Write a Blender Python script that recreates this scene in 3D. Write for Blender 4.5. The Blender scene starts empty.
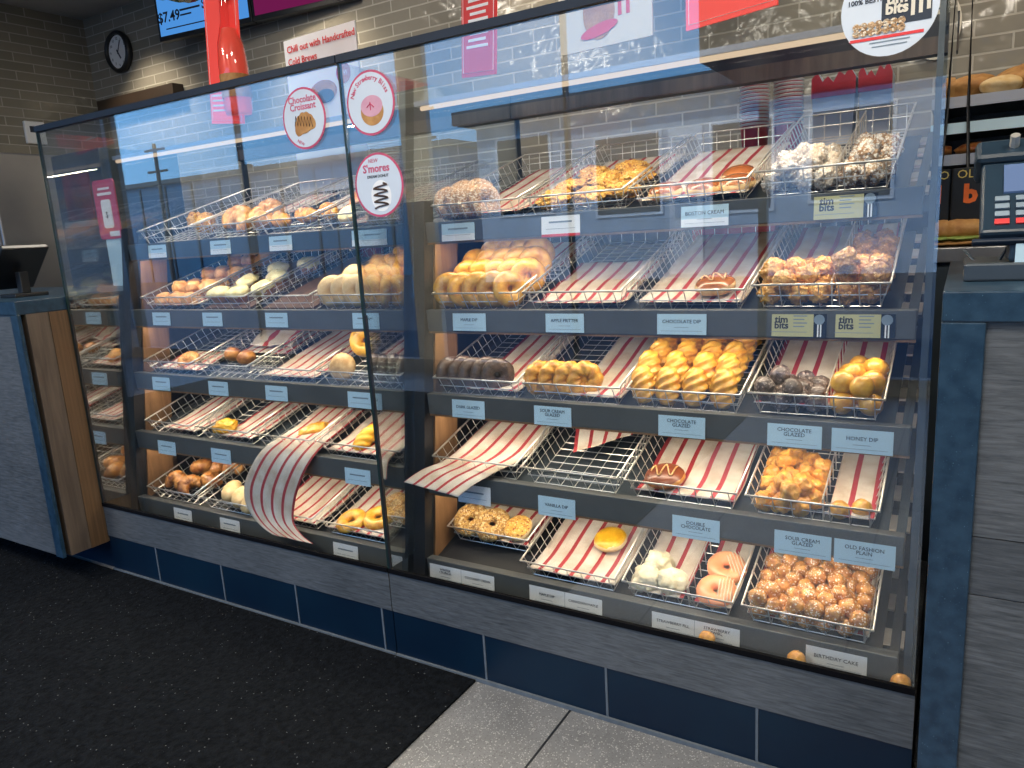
import bpy, bmesh, math, random
import numpy as np
from mathutils import Vector, Matrix, noise, Euler
PI = math.pi
sc = bpy.context.scene
col = sc.collection
random.seed(7)

# ------------------------------------------------------------------ camera
cam_d = bpy.data.cameras.new('camera'); cam = bpy.data.objects.new('camera', cam_d); col.objects.link(cam)
r2 = Vector((0.85848053, 0.50932008, -0.06003533))
dn = Vector((0.05091521, -0.20112837, -0.97824078))
fw = Vector((-0.51031247, 0.83674395, -0.19859693))
mw = Matrix((r2, -dn, -fw)).transposed().to_4x4()
mw.translation = Vector((0, -1.56, 1.25))
cam.matrix_world = mw
cam_d.sensor_width = 36; cam_d.lens = 742.6 / 1024 * 36; cam_d.clip_start = 0.02; cam_d.clip_end = 300
sc.camera = cam

# ------------------------------------------------------------------ world, sun, big lights, exposure
w = bpy.data.worlds.new('sky'); sc.world = w; w.use_nodes = True
nt = w.node_tree; nt.nodes.clear()
tcw = nt.nodes.new('ShaderNodeTexCoord'); spw = nt.nodes.new('ShaderNodeSeparateXYZ'); rpw = nt.nodes.new('ShaderNodeValToRGB')
nt.links.new(tcw.outputs['Generated'], spw.inputs[0]); nt.links.new(spw.outputs[2], rpw.inputs[0])
rpw.color_ramp.elements[0].position = 0; rpw.color_ramp.elements[0].color = (.16, .36, .60, 1)
rpw.color_ramp.elements[1].position = .7; rpw.color_ramp.elements[1].color = (.05, .16, .44, 1)
el = rpw.color_ramp.elements.new(.22); el.color = (.11, .31, .62, 1)
bg = nt.nodes.new('ShaderNodeBackground'); bg.inputs['Strength'].default_value = 4.6
ow = nt.nodes.new('ShaderNodeOutputWorld')
nt.links.new(rpw.outputs[0], bg.inputs[0]); nt.links.new(bg.outputs[0], ow.inputs[0])
sun_d = bpy.data.lights.new('sun', 'SUN'); sun_d.energy = 4.5; sun_d.angle = 0.01; sun_d.color = (1, .95, .86)
sun = bpy.data.objects.new('sun', sun_d); col.objects.link(sun); sun.rotation_euler = (math.radians(-50), 0, math.radians(-155))
sun.rotation_euler = Vector((0.35, -0.75, -0.75)).to_track_quat('-Z', 'Y').to_euler()
pd = bpy.data.lights.new('window_portal', 'AREA'); pd.shape = 'RECTANGLE'; pd.size = 7.5; pd.size_y = 2.75; pd.cycles.is_portal = True
po = bpy.data.objects.new('window_portal', pd); col.objects.link(po); po.location = (-5.0, -4.0, 1.5); po.rotation_euler = (math.radians(90), 0, 0)
sc.view_settings.view_transform = 'Standard'; sc.view_settings.look = 'None'
sc.view_settings.gamma = 1; sc.view_settings.use_curve_mapping = False
sc.view_settings.exposure = 0.0
cy = sc.cycles
cy.use_denoising = True; cy.max_bounces = 10; cy.transparent_max_bounces = 24; cy.glossy_bounces = 5
cy.sample_clamp_indirect = 6; cy.caustics_reflective = False; cy.caustics_refractive = False

# ------------------------------------------------------------------ materials
def mat(name):
    m = bpy.data.materials.new(name); m.use_nodes = True
    t = m.node_tree; t.nodes.clear()
    o = t.nodes.new('ShaderNodeOutputMaterial')
    return m, t, o
def N(t, kind, **kw):
    n = t.nodes.new('ShaderNode' + kind)
    for k, v in kw.items():
        if k in n.inputs: n.inputs[k].default_value = v
        else: setattr(n, k, v)
    return n
def pbr(name, c, rough=.5, metal=0, coat=0, scale=20, amt=.12, bump=0, bscale=None, detail=4, c2=None, emis=None, spec=.5):
    m, t, o = mat(name)
    b = N(t, 'BsdfPrincipled'); b.inputs['Roughness'].default_value = rough; b.inputs['Metallic'].default_value = metal
    b.inputs['Coat Weight'].default_value = coat; b.inputs['Coat Roughness'].default_value = .15
    b.inputs['Specular IOR Level'].default_value = spec
    tc = N(t, 'TexCoord'); nz = N(t, 'TexNoise'); nz.inputs['Scale'].default_value = scale; nz.inputs['Detail'].default_value = detail
    t.links.new(tc.outputs['Object'], nz.inputs['Vector'])
    rp = N(t, 'ValToRGB')
    c2 = c2 or tuple(min(1, x * (1 + amt * 2)) for x in c)
    c1 = tuple(x * (1 - amt) for x in c) if c2 is None else c
    rp.color_ramp.elements[0].position = .35; rp.color_ramp.elements[1].position = .65
    rp.color_ramp.elements[0].color = (*c1, 1); rp.color_ramp.elements[1].color = (*c2, 1)
    t.links.new(nz.outputs['Fac'], rp.inputs['Fac']); t.links.new(rp.outputs['Color'], b.inputs['Base Color'])
    if bump:
        n2 = N(t, 'TexNoise'); n2.inputs['Scale'].default_value = bscale or scale * 2; n2.inputs['Detail'].default_value = 3
        t.links.new(tc.outputs['Object'], n2.inputs['Vector'])
        bp = N(t, 'Bump'); bp.inputs['Strength'].default_value = bump; bp.inputs['Distance'].default_value = .01
        t.links.new(n2.outputs['Fac'], bp.inputs['Height']); t.links.new(bp.outputs['Normal'], b.inputs['Normal'])
    if emis:
        b.inputs['Emission Color'].default_value = (*emis[0], 1); b.inputs['Emission Strength'].default_value = emis[1]
    t.links.new(b.outputs[0], o.inputs[0])
    m['_b'] = 1
    return m
def speckle(name, c, cs, scale, thr=.1, rough=.5, coat=0, cs2=None, bump=0, nscale=6, c2=None):
    """base colour with small voronoi specks of another colour"""
    m = pbr(name, c, rough, coat=coat, scale=nscale, bump=bump, bscale=scale, c2=c2)
    t = m.node_tree; b = [n for n in t.nodes if n.type == 'BSDF_PRINCIPLED'][0]
    src = b.inputs['Base Color'].links[0].from_socket
    tc = [n for n in t.nodes if n.type == 'TEX_COORD'][0]
    v = N(t, 'TexVoronoi'); v.inputs['Scale'].default_value = scale
    t.links.new(tc.outputs['Object'], v.inputs['Vector'])
    sep = N(t, 'SeparateColor'); t.links.new(v.outputs['Color'], sep.inputs[0])
    # radius varies per cell; some cells empty
    mu = N(t, 'Math', operation='MULTIPLY'); t.links.new(sep.outputs[0], mu.inputs[0]); mu.inputs[1].default_value = thr * 2.5
    lt = N(t, 'Math', operation='LESS_THAN'); t.links.new(v.outputs['Distance'], lt.inputs[0]); t.links.new(mu.outputs[0], lt.inputs[1])
    mx = N(t, 'Mix', data_type='RGBA'); t.links.new(lt.outputs[0], mx.inputs['Factor'])
    t.links.new(src, mx.inputs[6]); mx.inputs[7].default_value = (*cs, 1)
    if cs2:
        mz = N(t, 'Mix', data_type='RGBA'); gt = N(t, 'Math', operation='GREATER_THAN'); gt.inputs[1].default_value = .5
        t.links.new(sep.outputs[1], gt.inputs[0]); t.links.new(gt.outputs[0], mz.inputs['Factor'])
        mz.inputs[6].default_value = (*cs, 1); mz.inputs[7].default_value = (*cs2, 1)
        t.links.new(mz.outputs[2], mx.inputs[7])
    t.links.new(mx.outputs[2], b.inputs['Base Color'])
    return m
def laminate(name, c1, c2, sx=.8, sz=40, axis='X', rough=.45, bump=.15):
    """wood-grain laminate: noise stretched along one axis"""
    m, t, o = mat(name); b = N(t, 'BsdfPrincipled'); b.inputs['Roughness'].default_value = rough
    tc = N(t, 'TexCoord'); mp = N(t, 'Mapping'); s = [sz, sz, sz]; s['XYZ'.index(axis)] = sx * 2; mp.inputs['Scale'].default_value = s
    n = N(t, 'TexNoise'); n.inputs['Scale'].default_value = 1.6; n.inputs['Detail'].default_value = 6; n.inputs['Roughness'].default_value = .65; n.inputs['Distortion'].default_value = .4
    n3 = N(t, 'TexNoise'); n3.inputs['Scale'].default_value = 3; n3.inputs['Detail'].default_value = 2
    t.links.new(tc.outputs['Object'], mp.inputs[0]); t.links.new(mp.outputs[0], n.inputs['Vector']); t.links.new(tc.outputs['Object'], n3.inputs['Vector'])
    ad = N(t, 'Math', operation='MULTIPLY_ADD'); t.links.new(n3.outputs['Fac'], ad.inputs[0]); ad.inputs[1].default_value = .35; t.links.new(n.outputs['Fac'], ad.inputs[2])
    rp = N(t, 'ValToRGB'); rp.color_ramp.elements[0].position = .45; rp.color_ramp.elements[1].position = .85
    rp.color_ramp.elements[0].color = (*c1, 1); rp.color_ramp.elements[1].color = (*c2, 1)
    t.links.new(ad.outputs[0], rp.inputs[0]); t.links.new(rp.outputs[0], b.inputs['Base Color'])
    bp = N(t, 'Bump'); bp.inputs['Strength'].default_value = bump; bp.inputs['Distance'].default_value = .002
    t.links.new(n.outputs['Fac'], bp.inputs['Height']); t.links.new(bp.outputs[0], b.inputs['Normal'])
    t.links.new(b.outputs[0], o.inputs[0]); return m
def bricks(name, ca, cb, cm, bw, bh, mort, vert='XZ', rough=.16, wavy=1.6, offs=.5):
    m, t, o = mat(name); b = N(t, 'BsdfPrincipled'); b.inputs['Roughness'].default_value = rough
    tc = N(t, 'TexCoord'); sp = N(t, 'SeparateXYZ'); cb_ = N(t, 'CombineXYZ')
    t.links.new(tc.outputs['Object'], sp.inputs[0])
    for k, a in enumerate(vert): t.links.new(sp.outputs['XYZ'.index(a)], cb_.inputs[k])
    br = N(t, 'TexBrick'); br.offset = offs
    br.inputs['Scale'].default_value = 1; br.inputs['Brick Width'].default_value = bw; br.inputs['Row Height'].default_value = bh
    br.inputs['Mortar Size'].default_value = mort; br.inputs['Mortar Smooth'].default_value = .2; br.inputs['Bias'].default_value = 0
    br.inputs['Color1'].default_value = (*ca, 1); br.inputs['Color2'].default_value = (*cb, 1); br.inputs['Mortar'].default_value = (*cm, 1)
    t.links.new(cb_.outputs[0], br.inputs['Vector'])
    t.links.new(br.outputs['Color'], b.inputs['Base Color'])
    n = N(t, 'TexNoise'); n.inputs['Scale'].default_value = 9; n.inputs['Detail'].default_value = 2; t.links.new(tc.outputs['Object'], n.inputs['Vector'])
    mu = N(t, 'Math', operation='MULTIPLY_ADD'); t.links.new(n.outputs['Fac'], mu.inputs[0]); mu.inputs[1].default_value = wavy
    inv = N(t, 'Math', operation='SUBTRACT'); inv.inputs[0].default_value = 1; t.links.new(br.outputs['Fac'], inv.inputs[1]); t.links.new(inv.outputs[0], mu.inputs[2])
    bp = N(t, 'Bump'); bp.inputs['Strength'].default_value = .6; bp.inputs['Distance'].default_value = .01
    t.links.new(mu.outputs[0], bp.inputs['Height']); t.links.new(bp.outputs[0], b.inputs['Normal'])
    t.links.new(b.outputs[0], o.inputs[0]); return m
def glass_mat(name, tint=(.97, .985, .985), ior=1.5, extra=0.0, gain=1.8):
    m, t, o = mat(name)
    tr = N(t, 'BsdfTransparent'); tr.inputs[0].default_value = (*tint, 1)
    gl = N(t, 'BsdfGlossy'); gl.inputs['Roughness'].default_value = 0.0; gl.inputs[0].default_value = (.95, .98, 1, 1)
    ge = N(t, 'NewGeometry'); mxv = N(t, 'Mix', data_type='FLOAT')
    mxv.inputs[2].default_value = ior; mxv.inputs[3].default_value = 1 / ior
    t.links.new(ge.outputs['Backfacing'], mxv.inputs[0])
    fr = N(t, 'Fresnel'); t.links.new(mxv.outputs[0], fr.inputs['IOR'])
    ad = N(t, 'Math', operation='MULTIPLY_ADD', use_clamp=True); t.links.new(fr.outputs[0], ad.inputs[0]); ad.inputs[1].default_value = gain; ad.inputs[2].default_value = extra
    ms = N(t, 'MixShader'); t.links.new(ad.outputs[0], ms.inputs[0]); t.links.new(tr.outputs[0], ms.inputs[1]); t.links.new(gl.outputs[0], ms.inputs[2])
    t.links.new(ms.outputs[0], o.inputs[0]); return m
def emit(name, c, s):
    m, t, o = mat(name); e = N(t, 'Emission'); e.inputs[0].default_value = (*c, 1); e.inputs[1].default_value = s
    t.links.new(e.outputs[0], o.inputs[0]); return m
def stripes(name):
    m, t, o = mat(name); b = N(t, 'BsdfPrincipled'); b.inputs['Roughness'].default_value = .6
    uv = N(t, 'UVMap'); sp = N(t, 'SeparateXYZ'); t.links.new(uv.outputs[0], sp.inputs[0])
    mu = N(t, 'Math', operation='MULTIPLY'); t.links.new(sp.outputs[0], mu.inputs[0]); mu.inputs[1].default_value = 1 / .049
    fr = N(t, 'Math', operation='FRACT'); t.links.new(mu.outputs[0], fr.inputs[0])
    lt = N(t, 'Math', operation='LESS_THAN'); t.links.new(fr.outputs[0], lt.inputs[0]); lt.inputs[1].default_value = .25
    tc = N(t, 'TexCoord'); n = N(t, 'TexNoise'); n.inputs['Scale'].default_value = 14; n.inputs['Detail'].default_value = 5
    t.links.new(tc.outputs['Object'], n.inputs['Vector'])
    rp = N(t, 'ValToRGB'); rp.color_ramp.elements[0].position = .3; rp.color_ramp.elements[1].position = .62
    rp.color_ramp.elements[0].color = (.50, .40, .30, 1); rp.color_ramp.elements[1].color = (.70, .65, .58, 1)
    t.links.new(n.outputs['Fac'], rp.inputs[0])
    mx = N(t, 'Mix', data_type='RGBA'); t.links.new(lt.outputs[0], mx.inputs['Factor']); t.links.new(rp.outputs[0], mx.inputs[6]); mx.inputs[7].default_value = (.40, .035, .045, 1)
    t.links.new(mx.outputs[2], b.inputs['Base Color'])
    n2 = N(t, 'TexNoise'); n2.inputs['Scale'].default_value = 30; t.links.new(tc.outputs['Object'], n2.inputs['Vector'])
    bp = N(t, 'Bump'); bp.inputs['Strength'].default_value = .35; bp.inputs['Distance'].default_value = .006
    t.links.new(n2.outputs['Fac'], bp.inputs['Height']); t.links.new(bp.outputs[0], b.inputs['Normal'])
    t.links.new(b.outputs[0], o.inputs[0]); return m

M = {}
M['stone'] = speckle('navy_stone', (.008, .028, .055), (.12, .20, .26), 230, .08, rough=.35, cs2=(.03, .07, .11), nscale=40, c2=(.020, .052, .09))
M['greywood'] = laminate('grey_laminate', (.038, .044, .048), (.125, .135, .145), sx=5, sz=110)
M['greywood2'] = laminate('grey_laminate_dark', (.030, .035, .040), (.095, .105, .115), sx=5, sz=110)
M['brownwood'] = laminate('brown_laminate', (.055, .042, .034), (.14, .105, .078), axis='Z', sz=22)
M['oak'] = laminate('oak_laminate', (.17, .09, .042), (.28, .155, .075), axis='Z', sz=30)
M['kick'] = pbr('navy_kick_tile', (.002, .010, .026), .4, spec=.3, scale=3, c2=(.003, .017, .036), bump=.05, bscale=8)
M['grout'] = pbr('grey_grout', (.10, .12, .14), .8, scale=40)
M['mat'] = speckle('black_entrance_carpet', (.0025, .0035, .005), (.16, .17, .18), 60, .05, rough=1.0, bump=.9, nscale=60, c2=(.007, .009, .012))
M['terrazzo'] = speckle('grey_terrazzo', (.17, .175, .18), (.42, .42, .41), 230, .22, rough=.45, cs2=(.14, .14, .145), nscale=8, c2=(.22, .225, .23))
[n for n in M['mat'].node_tree.nodes if n.type == 'BSDF_PRINCIPLED'][0].inputs['Specular IOR Level'].default_value = .12
M['terminal'] = pbr('terminal_navy', (.012, .028, .048), .35, scale=10)
M['dark'] = pbr('black_metal', (.012, .014, .018), .4, scale=10)
M['navy'] = pbr('dark_navy_rail', (.006, .014, .030), .5, scale=10, spec=.3)
M['post'] = pbr('charcoal_post', (.05, .065, .08), .35, scale=10, metal=.3)
M['gasket'] = pbr('black_rubber', (.003, .003, .004), .8, scale=10, spec=.1)
M['fascia'] = pbr('slate_shelf_front', (.085, .092, .095), .42, scale=6, c2=(.11, .118, .12), metal=.1)
M['slat'] = pbr('brushed_metal', (.55, .53, .50), .3, metal=.9, scale=30)
M['steel'] = pbr('steel', (.30, .30, .31), .35, metal=.7, scale=2)
M['wire'] = pbr('chrome_wire', (.74, .72, .68), .3, metal=.7, scale=30)
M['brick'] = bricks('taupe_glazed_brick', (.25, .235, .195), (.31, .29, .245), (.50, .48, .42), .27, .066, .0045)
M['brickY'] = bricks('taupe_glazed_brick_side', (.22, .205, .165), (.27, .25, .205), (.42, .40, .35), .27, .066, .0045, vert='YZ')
M['paint'] = pbr('grey_paint', (.30, .31, .32), .8, scale=3)
M['ceil'] = pbr('ceiling_paint', (.32, .33, .34), .9, scale=3)
M['glass'] = glass_mat('clear_glass')
M['mirror'] = glass_mat('mirrored_side_glass', tint=(.75, .8, .8), extra=.42, gain=1.0)
M['edge'] = pbr('green_glass_edge', (.008, .025, .024), .3, scale=20)
M['liner'] = stripes('striped_liner_paper')
M['led'] = emit('warm_led_diffuser', (1, .74, .50), .85)
M['white'] = pbr('white_card', (.88, .90, .92), .5, scale=10, amt=.02)
M['bluetint'] = pbr('pale_blue_and_daylight_tint', (.52, .72, .84), .5, scale=10, amt=.02)  # blue daylight on the shelf cards put into base colour; plain pale blue elsewhere
M['yellowcard'] = pbr('mustard_card', (.52, .50, .27), .5, scale=10, amt=.02)
M['ink'] = pbr('dark_ink', (.02, .03, .05), .6)
M['inkgrey'] = pbr('grey_ink', (.18, .24, .30), .6)
M['red'] = pbr('poster_red', (.72, .045, .05), .5, amt=.02, scale=4)
M['redglow'] = pbr('emissive_poster_red', (.8, .06, .05), .5, amt=.02, scale=4, emis=((1, .10, .07), .35))  # poster red with low self-emission
M['maroon'] = pbr('cup_red', (.42, .02, .04), .4)
M['pink'] = pbr('sticker_magenta', (.50, .06, .14), .5)
M['paleb'] = pbr('sticker_pale', (.62, .70, .80), .4, amt=.02)
M['black'] = pbr('black_plastic', (.010, .012, .015), .35, scale=10)
M['screen'] = pbr('terminal_screen', (.08, .12, .22), .15, scale=3, emis=((.10, .17, .35), .35))
M['cream'] = pbr('poster_cream', (.72, .68, .58), .6, amt=.03, scale=4)
# pastry
M['golden'] = pbr('golden_glaze', (.58, .22, .020), .35, coat=.4, scale=57, c2=(.80, .42, .06), bump=.3)
M['yellowd'] = pbr('yellow_glaze', (.56, .23, .016), .35, coat=.5, scale=48, c2=(.82, .46, .055), bump=.2)
M['bright'] = pbr('bright_yellow_icing', (.72, .36, .012), .35, coat=.3, scale=39, c2=(.85, .48, .03), bump=.2)
M['tan'] = pbr('tan_dough', (.48, .27, .10), .6, scale=44, c2=(.72, .50, .26), bump=.3)
M['crumb'] = speckle('sugar_crumb', (.46, .27, .13), (.85, .74, .58), 216, .30, rough=.7, bump=1.0, nscale=66, c2=(.62, .42, .25))
M['nut'] = speckle('nut_crumb', (.42, .22, .06), (.80, .60, .32), 192, .35, rough=.7, bump=1.0, cs2=(.30, .15, .05), nscale=66, c2=(.70, .42, .12))
M['streusel'] = speckle('streusel', (.74, .36, .05), (.92, .66, .26), 168, .3, rough=.5, bump=1.0, cs2=(.42, .13, .03), nscale=48, c2=(.88, .52, .12))
M['powder'] = speckle('powder_sugar', (.52, .42, .32), (.88, .86, .82), 144, .2, rough=.85, bump=.9, nscale=57, c2=(.72, .66, .58))
M['choc'] = pbr('chocolate_dough', (.035, .016, .010), .4, coat=.4, scale=52, c2=(.10, .055, .035), bump=.5)
M['choctim'] = speckle('glazed_chocolate', (.04, .022, .018), (.30, .24, .22), 144, .2, rough=.35, coat=.5, bump=.6, nscale=66, c2=(.15, .11, .10))
M['icing'] = pbr('chocolate_icing', (.26, .075, .018), .25, coat=.6, scale=22, c2=(.36, .12, .03))
M['orangetim'] = pbr('orange_glaze', (.60, .24, .04), .4, coat=.5, scale=74, c2=(.88, .52, .14), bump=.7, bscale=132)
M['darktim'] = speckle('brown_glazed_dough', (.34, .13, .03), (.80, .50, .20), 144, .15, rough=.35, coat=.5, bump=.6, nscale=88, c2=(.62, .32, .07))
M['sprinkle'] = speckle('sprinkled_glaze', (.42, .15, .03), (.90, .80, .65), 190, .21, rough=.35, coat=.5, bump=.4, nscale=66, cs2=(.90, .72, .62), c2=(.66, .32, .07))
M['pinkice'] = pbr('pink_icing', (.80, .28, .12), .35, coat=.3, scale=26, c2=(.86, .38, .18))
M['whiteice'] = pbr('white_icing', (.60, .53, .34), .6, scale=30, c2=(.74, .70, .56), bump=.4)
M['lemon'] = pbr('lemon_frosting', (.80, .72, .34), .5, scale=44, c2=(.90, .86, .55), bump=.5)
M['croiss'] = pbr('croissant_crust', (.55, .22, .05), .4, coat=.3, scale=35, c2=(.85, .50, .20), bump=.4)
M['darkbun'] = pbr('dark_bun_crust', (.22, .06, .02), .35, coat=.4, scale=30, c2=(.62, .28, .07), bump=.3)
M['bread'] = pbr('bread_crust', (.40, .18, .05), .6, scale=26, c2=(.58, .31, .10), bump=.4)
M['pale'] = pbr('pale_bun', (.72, .48, .20), .55, scale=30, c2=(.85, .66, .38), bump=.2)
M['leaf'] = pbr('lettuce', (.18, .30, .05), .5, scale=66, c2=(.40, .48, .12), bump=.5)

# ------------------------------------------------------------------ mesh helpers
class MB:
    def __init__(s): s.v = []; s.f = []; s.uv = None
    def box(s, x0, x1, y0, y1, z0, z1, mtx=None):
        k = len(s.v)
        for z in (z0, z1):
            for x, y in ((x0, y0), (x1, y0), (x1, y1), (x0, y1)):
                p = Vector((x, y, z)); s.v.append(mtx @ p if mtx else p)
        for f in ((3, 2, 1, 0), (4, 5, 6, 7), (0, 1, 5, 4), (1, 2, 6, 5), (2, 3, 7, 6), (3, 0, 4, 7)): s.f.append([k + i for i in f])
        return s
    def hexa(s, pts):
        k = len(s.v); s.v += [Vector(p) for p in pts]
        for f in ((3, 2, 1, 0), (4, 5, 6, 7), (0, 1, 5, 4), (1, 2, 6, 5), (2, 3, 7, 6), (3, 0, 4, 7)): s.f.append([k + i for i in f])
        return s
    def tube(s, pts, r, n=5, closed=False, rad=None):
        pts = [Vector(p) for p in pts]; m = len(pts); k = len(s.v)
        up = Vector((0, 0, 1))
        for i, p in enumerate(pts):
            a = pts[i - 1] if (i or closed) else p; b = pts[(i + 1) % m] if (i < m - 1 or closed) else p
            d = (b - a).normalized(); u = d.cross(up)
            if u.length < .05: u = d.cross(Vector((0, 1, 0)))
            u.normalize(); q = u.cross(d); rr = rad[i] if rad else r
            for j in range(n):
                t = 2 * PI * j / n; s.v.append(p + (u * math.cos(t) + q * math.sin(t)) * rr)
        for i in range(m if closed else m - 1):
            for j in range(n):
                a = k + i * n + j; b = k + i * n + (j + 1) % n; c = k + ((i + 1) % m) * n + (j + 1) % n; d = k + ((i + 1) % m) * n + j
                s.f.append([a, b, c, d])
        if not closed:
            s.f.append([k + j for j in range(n)][::-1]); s.f.append([k + (m - 1) * n + j for j in range(n)])
        return s
    def lathe(s, prof, n=24, c=(0, 0, 0), cap=True):
        k = len(s.v); c = Vector(c)
        for r, z in prof:
            for j in range(n):
                t = 2 * PI * j / n; s.v.append(c + Vector((r * math.cos(t), r * math.sin(t), z)))
        m = len(prof)
        for i in range(m - 1):
            for j in range(n):
                s.f.append([k + i * n + j, k + i * n + (j + 1) % n, k + (i + 1) * n + (j + 1) % n, k + (i + 1) * n + j])
        if cap:
            s.f.append([k + j for j in range(n)][::-1]); s.f.append([k + (m - 1) * n + j for j in range(n)])
        return s
    def extrude(s, poly, y0, y1):
        """polygon in XZ extruded along y"""
        k = len(s.v); n = len(poly)
        for y in (y0, y1):
            for x, z in poly: s.v.append(Vector((x, y, z)))
        s.f.append([k + i for i in range(n)]); s.f.append([k + n + i for i in range(n)][::-1])
        for i in range(n): s.f.append([k + i, k + n + i, k + n + (i + 1) % n, k + (i + 1) % n])
        return s
    def obj(s, name, m, parent=None, smooth=False, bevel=0, mtx=None):
        me = bpy.data.meshes.new(name); me.from_pydata([tuple(p) for p in s.v], [], s.f); me.update()
        if m: me.materials.append(M[m] if isinstance(m, str) else m)
        if smooth:
            for p in me.polygons: p.use_smooth = True
        o = bpy.data.objects.new(name, me); col.objects.link(o)
        if parent: o.parent = parent
        if mtx: o.matrix_local = mtx
        if bevel:
            b = o.modifiers.new('bevel', 'BEVEL'); b.width = bevel; b.segments = 2; b.limit_method = 'ANGLE'
        return o
def B(*a, **k): return MB().box(*a, **k)
def tag(o, label=None, cat=None, group=None, kind=None):
    if label: o['label'] = label
    if cat: o['category'] = cat
    if group: o['group'] = group
    if kind: o['kind'] = kind
    return o
def empty(name, loc=(0, 0, 0), label=None, cat=None, group=None, rot=None):
    o = bpy.data.objects.new(name, None); col.objects.link(o); o.location = loc; o.empty_display_size = .05
    if rot: o.rotation_euler = rot
    return tag(o, label, cat, group)
def struct(name, mb, m, **k): return tag(mb.obj(name, m, **k), kind='structure')
def dup(src, mtx=None, label=None, group=None):
    c = src.copy(); col.objects.link(c)
    if mtx is not None: c.matrix_world = mtx
    if label: c['label'] = label
    if group: c['group'] = group
    for ch in src.children:
        d = ch.copy(); col.objects.link(d); d.parent = c
        for g in ch.children:
            e = g.copy(); col.objects.link(e); e.parent = d
    return c
_txt = {}
def text(name, s, size, m, parent, loc=(0, 0, 0), rot=(PI / 2, 0, 0), align='CENTER', ext=.0003, bold=0, shear=0, space=1.0):
    cu = bpy.data.curves.new(name, 'FONT'); cu.body = s; cu.size = size; cu.align_x = align; cu.align_y = 'CENTER'; cu.extrude = ext
    cu.offset = bold; cu.shear = shear; cu.space_line = space; cu.resolution_u = 2
    t = bpy.data.objects.new(name, cu); col.objects.link(t)
    dg = bpy.context.evaluated_depsgraph_get(); me = bpy.data.meshes.new_from_object(t.evaluated_get(dg))
    bpy.data.objects.remove(t); me.materials.clear(); me.materials.append(M[m])
    o = bpy.data.objects.new(name, me); col.objects.link(o); o.parent = parent; o.location = loc; o.rotation_euler = rot
    return o

# ------------------------------------------------------------------ the room
struct('floor', B(-9, 3, -4.2, 2.3, -.1, 0), 'terrazzo')
gr = MB()
for x in (-1.43, -.83, -.23, .37, .97): gr.box(x - .003, x + .003, -4, .03, 0, .0008)
for y in (-.62, -1.22, -1.82): gr.box(-1.13, 2.5, y - .003, y + .003, 0, .0008)
struct('trim_1', gr, 'dark')
matp = tag(B(-6.4, -1.13, -3.2, -.006, .0, .008).obj('entrance_mat', 'mat', bevel=.002), 'large black carpet mat on the floor before the display case', 'mat')
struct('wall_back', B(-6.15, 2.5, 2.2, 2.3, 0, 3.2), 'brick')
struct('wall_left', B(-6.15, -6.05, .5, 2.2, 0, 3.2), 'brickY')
struct('wall_front_left', B(-9, -6.15, .5, .6, 0, 3.2), 'paint')
struct('wall_far_left', B(-9.1, -9, -4.1, .6, 0, 3.2), 'paint')
struct('wall_right', B(2.5, 2.6, -4.1, 2.3, 0, 3.2), 'paint')
struct('ceiling', B(-9.1, 2.6, -4.1, 2.3, 3.1, 3.2), 'ceil')
# the storefront behind the viewer: piers, sill, head, mullions, glass
sf = MB(); sf.box(-9, 2.5, -4.08, -4.0, 0, .12); sf.box(-9, -1.25, -4.08, -4, 2.95, 3.1); sf.box(-1.25, 2.5, -4.08, -4, 2.05, 3.1)
sf.box(1.0, 2.5, -4.08, -4, .12, 2.05)
struct('wall_storefront', sf, 'paint')
struct('trim_2', B(-1.25, 2.5, -3.99, -2.6, 2.08, 3.09), 'greywood2')
for i, (x, wd) in enumerate(((-8.8, .1), (-6.6, .025), (-4.22, .20), (-2.75, .02), (-1.22, .04), (-.1, .03))):
    struct('window_%d' % (i + 1), B(x - wd, x + wd * .5, -4.07, -4.01, .12, 2.95 if x < -1.3 else 2.05), 'post' if i != 2 else 'cream')
# outside: pavement, building with windows, poles
struct('ground', B(-60, 40, -60, -4.2, -.25, -.12), pbr('asphalt', (.06, .07, .085), .9, scale=3))
ob = empty('street_building', (-6, -17, -.12), 'pale building with dark windows across the street, seen reflected in the case glass', 'building')
sd = pbr('pale_siding', (.40, .50, .60), .8, scale=2, bump=.2); M['siding'] = sd
MB().box(-6, 9, -6, 0, 0, 4.4).obj('wall', 'siding', ob)
MB().box(-6.4, 9.6, -6.4, .6, 4.4, 4.75).obj('roof_edge', 'fascia', ob)
for (a, b, z0, z1) in ((-5.3, -3.7, 1.9, 3.9), (-2.3, -.6, 1.7, 3.6), (.75, 2.1, 1.6, 3.6), (3.0, 4.6, 1.7, 3.6)):
    f = MB().box(a - .08, b + .08, .0, .05, z0 - .08, z1 + .08).obj('window_frame', 'white', ob); MB().box(a, b, .05, .07, z0, z1).obj('pane', 'navy', f)
dd = MB().box(-.35, .5, 0, .06, .1, 3.65).obj('door', 'white', ob); MB().box(-.2, .35, .06, .08, 1.5, 3.4).obj('pane', 'siding', dd)
def pole(x, y, h, lab):
    p = empty('utility_pole', (x, y, -.12), lab, 'pole', 'utility poles outside')
    MB().tube([(0, 0, 0), (0, 0, h)], .07, 8, rad=[.09, .065]).obj('post', 'brownwood', p)
    for z in (h - .25, h - 1.0): MB().box(-.55, .55, -.04, .04, z, z + .07).obj('crossarm', 'brownwood', p)
fb = empty('office_block', (-28, -22, -.12), 'long low blue glazed block far across the street, mirrored in the left case glass', 'building')
MB().box(-34, 11.5, -6, 0, 0, 4.7).obj('wall', pbr('blue_glazing', (.05, .14, .24), .35, scale=1), fb)
for q in range(22): MB().box(-33.5 + q * 2, -33.38 + q * 2, 0, .05, 0, 4.6).obj('mullion', 'post', fb)
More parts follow.
